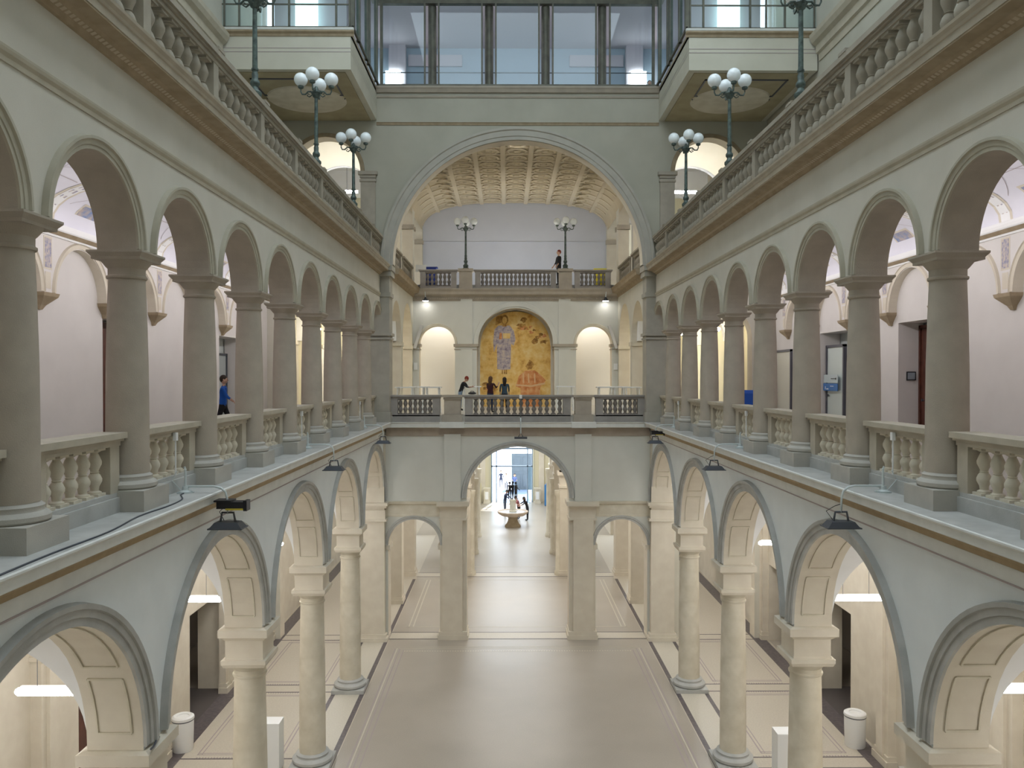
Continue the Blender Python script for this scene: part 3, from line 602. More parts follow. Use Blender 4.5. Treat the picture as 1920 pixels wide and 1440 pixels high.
for sx in (-1, 1):
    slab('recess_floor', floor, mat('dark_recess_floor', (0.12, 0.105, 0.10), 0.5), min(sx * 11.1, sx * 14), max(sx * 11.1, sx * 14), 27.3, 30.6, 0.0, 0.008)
# aisle lamps
def aisle_lamp(label, x, y, z, L, group):
    t = thing('pendant_lamp', label, 'lamp', (x, y, z), group)
    b = MB(); b.tube([(-L / 2, 0, 0), (-L / 2 + .05, 0, 0), (L / 2 - .05, 0, 0), (L / 2, 0, 0)], [0.04, 0.075, 0.075, 0.04], 12); b.build('tube', TUBE, t, 40, org=(0, 0, 0))
    b = MB(); b.box(-L / 2 + .1, L / 2 - .1, -0.03, 0.03, 0.075, 0.11); b.build('housing', WHITE, t, org=(0, 0, 0))
    b = MB()
    for q in (-0.35, 0.35): b.tube([(q, 0, 0.1), (q, 0, 8.66 - z)], 0.006, 5)
    b.build('cable', GREYM, t, org=(0, 0, 0))
for sx in (-1, 1):
    nm = SIDE[sx]
    for j, (k, z) in enumerate(((-1, 5.95), (1, 5.95), (3, 5.85), (5, 6.1), (7, 6.1), (9, 6.1))):
        aisle_lamp('glowing white tube lamp hung in the %s aisle, %s from the near end' % (nm, ORD[j]), sx * 8.85, Yk(k) + (-0.6 if k == 1 else 0), z, 1.5, 'tube lamps in the %s aisle' % nm)

# ------------------------------------------------------------------ far wall (plane Y1)
M = front(Y1)
b = MB(); b.arch_wall(M, -6.9, 6.9, 0.0, ZL, [(0, 2.3, 6.33, 0, 2.3), (-4.65, 1.16, 4.22, 0, 1.16), (4.65, 1.16, 4.22, 0, 1.16)], -0.85, 0.0, mi=0, msoff=1)
fw = struct('wall_far', b, [PL_FC, STONE_W])
b = MB(); b.ring(M, 0, 6.33, [(2.3, 0), (2.3, .05), (2.42, .05), (2.44, .08), (2.52, .08), (2.55, 0)], 0, PI, 40); b.build('archivolt', LEDGE, fw, 25)
for c in (-4.65, 4.65):
    b = MB(); b.ring(M, c, 4.22, [(1.16, 0), (1.16, .04), (1.24, .04), (1.26, .07), (1.32, .07), (1.34, 0)], 0, PI); b.build('archivolt', LEDGE, fw, 25)
    for s_ in (-1, 1):
        b = MB(); q = c + s_ * 1.16
        b.mbox(M, q - .09, q + .09, -.85, .05, 4.02, 4.22); b.build('impost', STONE_W, fw)
for sx in (-1, 1):
    b = MB(); xa, xb = sorted((sx * 2.32, sx * 3.48))
    def bx(h, d, z0, z1): b.mbox(M, xa - h, xb + h, -.85 - h, d + h, z0, z1)
    bx(.10, .1, 0, .2); bx(.06, .125, .2, .36)
    b.mbox(M, xa, xb, -.85, .02, .36, 5.4); b.mbox(M, sx * 2.93 - .45, sx * 2.93 + .45, 0, .16, 0, 5.4)
    bx(.05, .12, 5.35, 5.45); bx(0, .1, 5.45, 5.95); bx(.06, .14, 5.9, 6.0); bx(.14, .18, 6.0, 6.2)
    b.build('pier', STONE_W, fw)
    b = MB(); b.mbox(M, sx * 2.93 - .37, sx * 2.93 + .37, 0, .10, 6.2, 9.2); b.build('pilaster_strip', PL_FC, fw)
    xa, xb = sorted((sx * 3.5, sx * 5.95))
    b = MB(); b.prof(M, [(0, 5.5), (.03, 5.5), (.03, 5.55), (.02, 5.6), (.02, 6.02), (.08, 6.08), (.10, 6.18), (0, 6.2)], xa, xb); b.build('entablature', STONE_L, fw)
b = MB(); b.prof(M, [(0, 9.12), (.04, 9.12), (.05, 9.16), (.05, 9.5), (0, 9.5)], -5.9, 5.9); b.build('cornice_painted_band', mat('muted_band', (0.44, 0.38, 0.32), 0.8, (0.40, 0.34, 0.28), 3), fw)
b = MB(); b.prof(M, [(-.85, 9.5), (.30, 9.5), (.33, 9.53), (.33, 9.68), (.38, 9.74), (-.85, 9.75)], -5.9, 5.9); b.build('cornice_lip', LIP, fw)
b = MB()
for sx in (-1, 1): b.mbox(M, sx * 2.93 - .55, sx * 2.93 + .55, 0, .42, 9.5, 9.752)
b.build('cornice_lip', LIP, fw)
for sx in (-1, 1):
    x0, x1 = sorted((sx * 2.93 - .37, sx * 2.93 + .37))
    t = thing('balustrade_pedestal', 'wide stone pedestal in the %s of the far gallery balustrade' % ('left part' if sx < 0 else 'right part'), 'pedestal', (sx * 2.93, Y1, ZL), 'far gallery pedestals')
    b = MB(); b.box(-.45, .45, -.12, .40, 0, .32); b.box(-.37, .37, -.05, .35, .32, 1.0); b.build('pedestal_body', STONE, t, org=(0, 0, 0))
    b = MB(); b.box(-.40, .40, -.10, .40, 1.0, 1.1); b.box(-.46, .46, -.16, .44, 1.1, 1.2); b.build('pedestal_cap', STONE, t, org=(0, 0, 0))
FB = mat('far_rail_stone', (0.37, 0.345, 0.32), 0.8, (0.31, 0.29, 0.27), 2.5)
BAL_F2 = baluster_mesh(0.72, 0.105, mat('silhouette_baluster_stone', (0.25, 0.225, 0.205), 0.8, (0.21, 0.19, 0.17), 3))  # stone colour darkened to paint in the backlit silhouette of the balusters
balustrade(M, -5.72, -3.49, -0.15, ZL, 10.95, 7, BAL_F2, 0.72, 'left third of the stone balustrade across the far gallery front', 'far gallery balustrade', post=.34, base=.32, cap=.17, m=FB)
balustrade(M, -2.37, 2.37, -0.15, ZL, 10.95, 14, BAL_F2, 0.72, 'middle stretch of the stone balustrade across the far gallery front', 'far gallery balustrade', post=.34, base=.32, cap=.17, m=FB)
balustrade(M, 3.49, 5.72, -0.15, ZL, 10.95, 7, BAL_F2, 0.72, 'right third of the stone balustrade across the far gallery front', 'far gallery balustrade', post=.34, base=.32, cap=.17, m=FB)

# upper part of the far wall: great arch, terrace arches, windows
M = front(Y1)
b = MB()
b.arch_wall(M, -11.2, 11.2, 16.8, 24.6, [(0, 5.58, 16.81, 16.8, 5.50), (-8.57, 1.55, 20.9, 16.8, 1.55), (8.57, 1.55, 20.9, 16.8, 1.55)], -0.7, 0.0, seg=48, msoff=1)
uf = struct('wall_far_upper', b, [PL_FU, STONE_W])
b = MB(); b.ring(M, 0, 16.75, [(5.58, 0), (5.58, .08), (5.72, .08), (5.75, .12), (5.98, .12), (6.02, .18), (6.12, .18), (6.15, 0)], 0.0, PI, 64); b.build('great_archivolt', mat('arch_stone', (0.50, 0.475, 0.42), 0.8, (0.45, 0.43, 0.38), 2), uf, 25)
b = MB(); b.prof(M, [(0, 22.98), (.03, 22.98), (.05, 23.06), (.08, 23.1), (0, 23.12)], -6.3, 6.3); b.build('string_course', BROWN, uf)
b = MB(); b.prof(M, [(0, 24.2), (.04, 24.2), (.06, 24.28), (0, 24.3)], -6.3, 6.3); b.prof(M, [(0, 24.42), (.10, 24.42), (.16, 24.55), (.2, 24.6), (.2, 24.68), (-.7, 24.68)], -6.3, 6.3); b.build('sill_cornice', STONE, uf)
for sx in (-1, 1):
    b = MB(); b.ring(M, sx * 8.57, 20.9, [(1.55, 0), (1.55, .05), (1.72, .05), (1.74, 0)], 0, PI); b.build('archivolt', BROWN, uf, 25)
    xa, xb = sorted((sx * 6.35, sx * 7.0)); b = MB()
    b.mbox(M, xa, xb, 0, .12, 17.0, 20.6); b.mbox(M, xa - .04, xb + .04, 0, .16, 20.45, 20.55); b.mbox(M, xa - .03, xb + .03, 0, .15, 20.62, 20.75); b.mbox(M, xa - .10, xb + .10, 0, .22, 20.75, 20.9)
    b.build('pilaster', STONE, uf)
    # gallery level: corridor end arch
    b = MB(); b.arch_wall(M, sx * 9 - 2.4, sx * 9 + 2.4, ZG, 16.5, [(sx * 8.9, 1.6, 13.5, ZG, 1.6)], -.7, 0, mi=0, msoff=1); struct('wall_far_%s_corridor_end' % SIDE[sx], b, [PL_FAR, STONE])
    b = MB(); b.arch_wall(M, sx * 9 - 2.3, sx * 9 + 2.3, 0, 9.3, [(sx * 8.95, 1.7, 6.2, 0, 1.7)], -.7, 0, mi=0, msoff=1); struct('wall_far_%s_aisle_end' % SIDE[sx], b, [PL_FAR, STONE_W])
# row of meeting room windows
win = thing('window_9', None, None, (0, Y1, 24.68)); win['kind'] = 'structure'; win['label'] = 'row of five tall glazed bays above the great arch'
Q = rel(M, (0, Y1, 24.68)); b = MB()
b.mbox(Q, -6.3, 6.3, -.25, .02, 28.4, 28.75); b.mbox(Q, -6.3, 6.3, -.2, .06, 24.68, 24.8)
for c in (-3.84, -1.29, 1.25, 3.8):
    for s_ in (-1, 1): b.mbox(Q, c + s_ * .31 - .035, c + s_ * .31 + .035, -.1, .04, 24.7, 28.5)
for c in (-6.08, 6.05): b.mbox(Q, c - .06, c + .06, -.1, .04, 24.7, 28.5)
b.build('window_frame', FRAME, win, org=(0, 0, 0))
for c in (-3.84, -1.29, 1.25, 3.8):
    b = MB(); b.lathe([(.19, 24.7 - 24.68), (.19, 28.4 - 24.68)], c, .35, 20); b.build('round_mullion', FRAME, win, 40, org=(0, 0, 0))
b = MB()
b.mbox(Q, -6.1, 6.1, -.33, -.30, 25.42, 25.46); b.build('guard_rail', GREYM, win, org=(0, 0, 0))
ed = [-6.02, -3.84, -1.29, 1.25, 3.8, 6.0]
for i in range(5):
    b = MB(); b.mbox(Q, ed[i] + (.0 if i == 0 else .34), ed[i + 1] - (.0 if i == 4 else .34), -.03, -.015, 24.75, 28.45); b.build('pane', GLASS, win, org=(0, 0, 0))
b = MB(); b.mbox(M, -6.6, 6.6, -.7, 0, 28.7, 33); struct('wall_far_attic', b, mat('attic_grey', (0.38, 0.38, 0.34), 0.8))
# room behind
b = MB(); b.box(-9, 9, 44, 44.2, 24.2, 29.6); struct('wall_far_room_back', b, ROOMB)
b = MB(); b.box(-9, 9, 36.9, 44, 29.5, 29.7); struct('ceiling_room', b, ROOM)
b = MB(); b.box(-9, 9, 36.95, 44, 24.1, 24.3); struct('floor_room', b, LEDGE)
for sx in (-1, 1):
    b = MB(); b.box(min(sx * 8.8, sx * 9), max(sx * 8.8, sx * 9), 36.95, 44, 24.2, 29.6); struct('wall_%s_room' % SIDE[sx], b, ROOM)
    b = MB(); b.box(sx * 6.35 - .45, sx * 6.35 + .45, 43.5, 43.9, 24.3, 29.5); b.box(min(sx * 2.9, sx * 5.8), max(sx * 2.9, sx * 5.8), 43.85, 43.98, 28.5, 29.1); struct('trim_%d' % (1 if sx < 0 else 2), b, ROOM)
    o = MB(); o.box(-.4, .4, -.04, .04, -.35, .35); o = o.build('wall_light', emis('room_light', (1, 0.98, 0.95), 14), None); o.location = (sx * 6.55, 43.4, 27.7)
    tag(o, 'glaring white light seen through the %s glazed bay above the great arch' % ('leftmost' if sx < 0 else 'rightmost'), 'light')
# projecting corner rooms
for sx in (-1, 1):
    nm = SIDE[sx]; xi, xo = 6.3, 11.1; x0, x1 = sorted((sx * xi, sx * xo)); yf = 30.3
    b = MB(); b.box(x0, x1, yf, Y1, 23.2, 24.55)
    bxr = struct('trim_%s_bay_parapet' % nm, b, mat('bay_plaster', (0.60, 0.58, 0.49), 0.85, (0.56, 0.54, 0.45), 1.2))
    Mi, Mf = side(-sx, -xi), front(yf)
    for (pr, mm, nme) in (([(0, 24.42), (.03, 24.42), (.05, 24.5), (.13, 24.56), (.13, 24.62), (0, 24.62)], BROWN, 'sill_moulding'), ([(0, 24.62), (.14, 24.62), (.16, 24.7), (0, 24.72)], LIP, 'sill_lip'), ([(0, 23.98), (.012, 23.98), (.012, 24.0), (0, 24.0)], LINE, 'incised_line'), ([(0, 23.84), (.012, 23.84), (.012, 23.86), (0, 23.86)], LINE, 'incised_line')):
        b = MB(); b.prof(Mf, pr, x0 - (.13 if sx > 0 and pr[1][0] > .02 else 0), x1 + (.13 if sx < 0 and pr[1][0] > .02 else 0)); b.prof(Mi, pr, yf, Y1); b.build(nme, mm, bxr)
    b = MB(); b.box(x0 + .25, x1 - .25, yf + .25, Y1 - .05, 23.16, 23.2)
    b.build('soffit_panel', mat('bay_soffit', (0.42, 0.37, 0.24), 0.85, (0.36, 0.31, 0.2), 1.5), bxr)
    b = MB(); xa, xb = x0 + .8, x1 - .8
    for (p, q, r_, s_) in ((xa, xb, yf + .8, yf + .88), (xa, xb, yf + 2.6, yf + 2.68), (xa, xa + .06, yf + .8, yf + 2.68), (xb - .06, xb, yf + .8, yf + 2.68), (xa, xb, yf + 3.0, yf + 3.07)): b.box(p, q, r_, s_, 23.13, 23.16)
    b.build('soffit_moulding', DFRAME, bxr)
    b = MB(); b.lathe([(1.55, 23.12), (1.6, 23.16)], (x0 + x1) / 2, yf + 3.2, 48); b.build('ceiling_rose', STONE_L, bxr, 30)
    b = MB(); b.box(x0, x1, yf, Y1, 29.6, 29.8); struct('ceiling_%s_bay' % nm, b, ROOM)
    wn = thing('window_%d' % (10 if sx < 0 else 11), None, None, ((x0 + x1) / 2, yf, 24.72)); wn['kind'] = 'structure'; wn['label'] = 'wrap-around glazing of the %s projecting bay room' % nm
    o_ = ((x0 + x1) / 2, yf, 24.72); Qf, Qi = rel(Mf, o_), rel(Mi, o_); b = MB()
    xs = [xi + .05, xi + .55, xi + 2.3, xi + 2.9, xi + 3.6, xi + 4.15, xi + 4.7]
    for x in xs: b.mbox(Qf, sx * x - .035, sx * x + .035, -.12, -.04, 24.72, 29.6)
    b.mbox(Qf, x0, x1, -.12, -.04, 24.72, 24.82); b.mbox(Qf, x0, x1, -.11, -.07, 25.62, 25.67)
    for y in (yf + .05, yf + 1.2, yf + 3.0, yf + 3.5, yf + 5.4): b.mbox(Qi, y - .05, y + .12, -.14, 0, 24.72, 29.6)
    b.mbox(Qi, yf, Y1, -.12, -.04, 24.72, 24.82)
    b.build('window_frame', FRAME, wn, org=(0, 0, 0))
    b = MB(); b.mbox(Qf, x0 + .02, x1 - .02, -.09, -.08, 24.8, 29.6); b.build('pane', GLASS, wn, org=(0, 0, 0))
    b = MB(); b.mbox(Qi, yf, Y1, -.09, -.08, 24.8, 29.6); b.build('pane', GLASS, wn, org=(0, 0, 0))
    b = MB(); b.box(x0 + 1.3 if sx > 0 else x0 + .3, x1 - .3 if sx > 0 else x1 - 1.3, Y1 - .12, Y1 - .05, 24.7, 29.6); struct('wall_%s_bay_back' % nm, b, ROOM)
    o = MB(); o.box(-.5, .5, -.03, .03, -1.6, 1.6); o = o.build('lit_screen', emis('cool_panel', (0.75, 1.0, 0.95), 1.6), None); o.location = (sx * 9.3, Y1 - .4, 27.0)
    tag(o, 'pale glowing green-white panel inside the %s bay room' % nm, 'panel')
    for j, (dx, dy) in enumerate(((7.4, 33.3), (7.75, 31.8))):
        o = MB(); o.lathe([(.10, -.03), (.12, 0)], 0, 0, 16); o = o.build('ceiling_spot', BULB, None); o.location = (sx * dx, dy, 29.55)
        tag(o, 'small bright ceiling spot in the %s bay room, %s' % (nm, 'deeper in' if j == 0 else 'close to the front glass'), 'lamp')

# ------------------------------------------------------------------ crossing beyond the far wall
def pier_box(name, parent, m, x0, x1, y0, y1, z0, z1, imp=None, sx=1):
    b = MB(); b.box(x0, x1, y0, y1, z0, z1)
    if imp:
        for (h, a, c) in ((.05, imp - .3, imp - .22), (.04, imp - .12, imp - .06), (.10, imp - .06, imp)): b.box(x0 - h, x1 + h, y0 - h, y1 + h, a, c)
    return b.build(name, m, parent)
for sx in (-1, 1):
    nm = SIDE[sx]; M = side(sx, 5.75)
    b = MB(); b.arch_wall(M, Y1 + .5, Y2, ZG, 16.3, [(38.75, 1.72, 13.5, ZG, 1.9), (43.05, 2.05, 13.5, ZG, 2.15)], -.6, 0, msoff=1)
    cw = struct('wall_%s_crossing' % nm, b, [PL_FAR, STONE_W])
    for (c, r_) in ((38.75, 1.72), (43.05, 2.05)):
        for s_ in (-1, 1): b = MB(); q = c + s_ * r_; b.mbox(M, q - .08, q + .08, -.62, .05, 13.3, 13.5); b.build('impost', STONE_L, cw)
    b = MB(); b.prof(M, [(0, 16.2), (.06, 16.22), (.12, 16.38), (.36, 16.42), (.38, 16.55), (.45, ZU), (-.6, ZU)], Y1 + .5, Y2 + .4); b.build('cornice_lip', BROWN, cw)
    # upper level arcade of the crossing hall
    b = MB(); b.arch_wall(M, Y1 + .5, 51, ZU, 23.4, [(38.6, 1.45, 20.25, ZU, 1.9), (43.05, 2.35, 20.25, ZU, 2.2), (48.4, 2.2, 20.25, ZU, 2.1)], -.6, 0, msoff=1)
    cu = struct('wall_%s_crossing_upper' % nm, b, [PL_FAR, STONE_W])
    for (c, r_) in ((43.05, 2.35), (48.4, 2.2)):
        for s_ in (-1, 1): b = MB(); q = c + s_ * r_; b.mbox(M, q - .1, q + .1, -.65, .07, 20.0, 20.25); b.build('impost', STONE, cu)
    for j, (a, e) in enumerate(((36.95, 40.3), (41.0, 45.0))):
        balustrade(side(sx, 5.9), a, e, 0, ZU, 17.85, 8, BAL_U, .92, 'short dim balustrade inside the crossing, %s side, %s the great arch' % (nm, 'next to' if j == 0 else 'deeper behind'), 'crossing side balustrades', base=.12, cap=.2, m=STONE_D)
    # outer warm-lit rooms beyond the corridors
    M3 = side(sx, XW)
    b = MB(); b.mbox(M3, Y1, 60, -.3, 0, ZG, 16.6); b.mbox(M3, Y1, 60, -.3, 0, ZU, 23.6)
    ww = struct('wall_%s_rear' % nm, b, mat('warm_plaster', (0.72, 0.66, 0.48), 0.85))
    for y in (40.2, 46.0):
        for (za, zb) in ((ZG, 16.5), (ZT, 23.5)):
            b = MB(); b.mbox(M3, y - .35, y + .35, 0, .3, za, zb); b.mbox(M3, y - .42, y + .42, 0, .38, za + 3.3, za + 3.5); b.build('pilaster', STONE_W, ww)
            b = MB(); b.arch_wall(front(y), sx * 8.6 - 2.6, sx * 8.6 + 2.6, za + 3.5, zb, [(sx * 8.6, 1.75, za + 3.5, za + 3.5, 1.75)], -.4, 0); b.build('cross_arch', WHITEV, ww)
    for (z0, z1) in ((9.3, ZG), (16.4, ZT)):
        xa, xb = sorted((sx * (5.8 if z0 < 12 else 6.36), sx * 12)); b = MB(); b.box(xa, xb, Y1 + (.0 if z0 > 12 else .0), 60, z0, z1); struct('floor_%s_rear' % nm, b, LEDGE)
    b = MB(); xa, xb = sorted((sx * 6.3, sx * 12)); b.box(xa, xb, Y1, 60, 23.4, 23.6); struct('ceiling_%s_rear' % nm, b, WHITEV)
    b = MB(); b.box(xa, xb, 53, 53.3, ZG, 23.4); struct('wall_%s_rear_end' % nm, b, MATS['warm_plaster'])
    # lamps in there
    for j, (x, y, z) in enumerate(((9.6, 39.0, 14.05), (9.3, 45.5, 14.2), (9.0, 49.5, 14.0))):
        t = thing('disc_lamp', 'small glowing round lamp beyond the %s gallery, %s' % (nm, ('nearest to the arcade', 'second', 'furthest back')[j]), 'lamp', (sx * x, y, z), 'round lamps beyond the %s gallery' % nm)
        b = MB(); b.ball((0, 0, 0), .19, sz=.6); b.build('bulb', WDISC, t, 60, org=(0, 0, 0))
        b = MB(); b.tube([(0, 0, .12), (0, 0, 16.4 - z)], .01, 5); b.build('cable', GREYM, t, org=(0, 0, 0))
    t = thing('pendant_lamp', 'bright tube lamp hanging inside the %s terrace archway' % nm, 'lamp', (sx * 8.65, 41.5, 21.2))
    b = MB(); b.tube([(-.55, 0, 0), (.55, 0, 0)], .08, 12); b.build('tube', TUBE, t, 40, org=(0, 0, 0)); b = MB(); b.tube([(0, 0, .08), (0, 0, 2.2)], .01, 5); b.build('cable', GREYM, t, org=(0, 0, 0))
b = MB(); b.box(-5.8, 5.8, Y1 + .0, 49, 9.3, ZG); struct('floor_crossing_gallery', b, mat('crossing_floor', (0.50, 0.47, 0.42), 0.4))
# mural wall
M = front(Y2)
b = MB(); b.arch_wall(M, -5.75, 5.75, ZG, 16.2, [(0, 2.17, 13.6, ZG, 2.0), (-4.4, 1.0, 13.6, ZG, 1.0), (4.4, 1.0, 13.6, ZG, 1.0)], -.7, 0, msoff=1, seg=40)
mw = struct('wall_mural', b, [PL_FC, STONE_W])
for c in (-4.4, 4.4):
    b = MB(); b.ring(M, c, 13.6, [(1.0, 0), (1.0, .04), (1.12, .04), (1.14, 0)], 0, PI); b.build('archivolt', STONE_L, mw, 25)
b = MB(); b.ring(M, 0, 13.6, [(2.1, 0), (2.1, .05), (2.34, .05), (2.36, 0)], 0, PI, 40); b.build('archivolt', PL_FC, mw, 25)
for c0, c1 in ((-3.45, -2.1), (2.1, 3.45), (-5.75, -5.35), (5.35, 5.75)):
    b = MB(); b.mbox(M, c0, c1, -.7, .05, 13.28, 13.32); b.mbox(M, c0 - .03, c1 + .03, -.7, .08, 13.45, 13.6); b.build('impost', STONE, mw)
b = MB()
for sx in (-1, 1): b.mbox(M, sx * 2.75 - .33, sx * 2.75 + .33, 0, .06, ZG, 13.3); b.mbox(M, sx * 2.75 - .33, sx * 2.75 + .33, 0, .06, 13.6, 16.2)
b.build('pilaster_strip', PL_FC, mw)
b = MB(); b.prof(M, [(0, 16.0), (.03, 16.0), (.05, 16.1), (.12, 16.25), (.3, 16.35), (.32, 16.5), (.4, 16.62), (.4, ZU), (-.7, ZU)], -5.75, 5.75); b.build('cornice_lip', STONE, mw)
b = MB()
for i in range(110): xx = -5.5 + 11 * i / 110; b.mbox(M, xx, xx + .055, .05, .13, 16.1, 16.18)
tag(b.build('dentils', STONE, mw), kind='stuff')
b = MB(); b.box(-5.75, 5.75, Y2 + .31, 52, 16.3, ZT); struct('floor_crossing_terrace', b, LEDGE)
b = MB(); b.box(-7, 7, 48.0, 48.3, ZG, 16.2); struct('wall_mural_back', b, mat('pale_niche_wall', (0.80, 0.77, 0.72), 0.9))
for sx in (-1, 1):
    b = MB(); b.box(sx * 3.0 - .15, sx * 3.0 + .15, Y2 + .65, 48, ZG, 16.2); struct('wall_mural_%s_niche' % SIDE[sx], b, STONE_W)
# mural panel
def mural_mat(name, c1, c2, c3, sc):
    m = bpy.data.materials.new(name); m.use_nodes = True; nt = m.node_tree; N = nt.nodes; L = nt.links; bb = N['Principled BSDF']; bb.inputs['Roughness'].default_value = .85
    tc = N.new('ShaderNodeTexCoord'); n = N.new('ShaderNodeTexNoise'); n.inputs['Scale'].default_value = sc; n.inputs['Detail'].default_value = 8; n.inputs['Roughness'].default_value = .65
    L.new(tc.outputs['Object'], n.inputs['Vector']); r = N.new('ShaderNodeValToRGB'); e = r.color_ramp.elements
    e[0].position = .34; e[0].color = (*c1, 1); e[1].position = .62; e[1].color = (*c3, 1); q = e.new(.47); q.color = (*c2, 1)
    L.new(n.outputs['Fac'], r.inputs[0]); L.new(r.outputs[0], bb.inputs['Base Color']); MATS[name] = m; return m
GOLD = mural_mat('mural_gold', (0.58, 0.30, 0.07), (0.78, 0.50, 0.15), (0.84, 0.64, 0.29), 1.8)
MAUVE = mural_mat('mural_mauve', (0.22, 0.17, 0.22), (0.42, 0.36, 0.40), (0.62, 0.52, 0.44), 5)
ORANGE = mural_mat('mural_orange', (0.48, 0.16, 0.05), (0.66, 0.26, 0.09), (0.74, 0.42, 0.20), 3)
UMBER = mural_mat('mural_umber', (0.16, 0.08, 0.02), (0.34, 0.17, 0.04), (0.62, 0.36, 0.10), 4)
PEACH = mat('mural_peach', (0.74, 0.50, 0.28), .85)
t = thing('mural', 'golden wall painting with a mauve-robed figure and an orange-robed figure in the middle arch', 'mural', (0, 46.5, ZG))
def poly(name, pts, m, dz, par=t, th=.006):
    n = len(pts); y = -dz; vs = [(x, y, z) for x, z in pts] + [(x, y - th, z) for x, z in pts]
    b = MB(); b.add(vs, [tuple(range(n)), tuple(reversed(range(n, 2 * n)))] + [(i, (i + 1) % n, n + (i + 1) % n, n + i) for i in range(n)]); return b.build(name, m, par, org=(0, 0, 0))
hw = 2.12
arc = [(-hw, 0), (hw, 0)] + [(hw * math.cos(PI * i / 30), 3.5 + 1.95 * math.sin(PI * i / 30)) for i in range(31)]
poly('painted_ground', arc, GOLD, 0)
b = MB(); b.ring(lambda s, d, z: (s, -d, z), 0, 3.5, [(2.0, 0), (2.0, .06), (2.25, .06), (2.25, 0)], 0, PI, 30); b.box(-2.25, -2.02, -.06, 0, 0, 3.5); b.box(2.02, 2.25, -.06, 0, 0, 3.5); b.build('mural_border', STONE_W, t, org=(0, 0, 0))
fx = -.62; F = lambda pts: [(fx + 1.05 * x, z) for x, z in pts]
poly('robed_figure', F([(-.40, 2.15), (-.1, 2.08), (.32, 2.14), (.34, 2.9), (.36, 3.6), (.50, 3.5), (.60, 3.85), (.5, 4.35), (.28, 4.64), (-.34, 4.64), (-.56, 4.4), (-.62, 3.7), (-.58, 3.1), (-.42, 3.6)]), MAUVE, .01)
poly('figure_head', [(fx + .22 * math.cos(a), 4.98 + .28 * math.sin(a)) for a in [i * PI / 8 for i in range(16)]], UMBER, .014)
poly('figure_face', [(fx + .13 * math.cos(a), 4.95 + .20 * math.sin(a)) for a in [i * PI / 8 for i in range(16)]], GOLD, .022)
poly('figure_neck', F([(-.12, 4.58), (.12, 4.58), (.08, 4.8), (-.08, 4.8)]), UMBER, .013)
poly('figure_cloth', F([(-.5, 4.65), (-.45, 5.15), (-.15, 5.22), (-.2, 4.8)]), UMBER, .012)
poly('figure_book', F([(-.08, 3.9), (.3, 3.9), (.32, 4.2), (-.1, 4.2)]), GOLD, .018)
poly('figure_sleeve', F([(-.3, 3.85), (-.14, 3.87), (-.14, 4.2), (-.26, 4.25)]), ORANGE, .018)
for q in (-.12, 0, .1): poly('figure_foot', F([(q - .04, 1.86), (q + .04, 1.86), (q + .02, 2.12), (q - .02, 2.12)]), UMBER, .012)
gx = .80
poly('robed_figure', [(gx - .5, 0), (gx + .6, 0), (gx + .62, 1.1), (gx + .78, 1.3), (gx + .95, 1.5), (gx + .62, 1.85), (gx + .3, 2.08), (gx - .25, 2.05), (gx - .6, 1.75), (gx - .78, 1.15), (gx - .5, 1.05)], ORANGE, .01)
poly('figure_head', [(gx - .22, 2.32), (gx - .1, 2.1), (gx + .12, 2.15), (gx + .28, 2.4), (gx + .16, 2.58), (gx + .0, 2.68), (gx - .06, 2.54)], UMBER, .014)
poly('outstretched_arm', [(gx - .78, 1.2), (gx + .1, 1.12), (gx + .9, 1.28), (gx + .9, 1.38), (gx + .1, 1.22), (gx - .78, 1.28)], PEACH, .018)
for q in (-.35, -.05, .3): poly('robe_fold', [(gx + q - .03, 1.9), (gx + q + .03, 1.9), (gx + q + .06, 1.35), (gx + q - .02, 1.35)], PEACH, .016)
random.seed(3)
for i in range(22):                                                # foliage down the right edge, some low on the left
    if i < 17: a = .15 + 1.35 * random.random(); q = 1.15 + .65 * random.random(); x, z = q * math.cos(a), 3.35 + q * math.sin(a) * .92
    else: x, z = -1.75 + .6 * random.random(), .8 + .5 * random.random()
    r_ = .10 + .16 * random.random(); rot = random.random() * 3; n = 9
    rr = [r_ * (.35 + .9 * random.random()) for _ in range(n)]
    poly('painted_leaf', [(x + rr[j] * math.cos(rot + 2 * PI * j / n), z + .7 * rr[j] * math.sin(rot + 2 * PI * j / n)) for j in range(n)], UMBER if i % 3 else ORANGE, .004 + .0004 * i)
# upper far balustrade, pedestals with lamps
M = front(Y2 + .1)
for sx in (-1, 1):
    t = thing('balustrade_pedestal', 'stone pedestal carrying the %s lamp post of the upper far balustrade' % SIDE[sx], 'pedestal', (sx * 2.8, Y2 + .1, ZU), 'upper far pedestals')
    b = MB(); b.box(-.38, .38, -.2, .3, 0, .15); b.box(-.36, .36, -.16, .26, .15, .98); b.build('pedestal_body', STONE, t, org=(0, 0, 0))
    b = MB(); b.box(-.42, .42, -.22, .32, .98, 1.14); b.build('pedestal_cap', STONE, t, org=(0, 0, 0))
for (a, e, n, q) in ((-5.35, -3.32, 6, 'left third'), (-2.27, 2.27, 17, 'long middle stretch'), (3.32, 5.35, 6, 'right third')):
    balustrade(M, a, e, -.05, ZU, 17.76, n, BAL_F2, .72, '%s of the upper balustrade in front of the blank white wall' % q, 'upper far balustrade', post=.3, base=.14, cap=.16, m=FB)
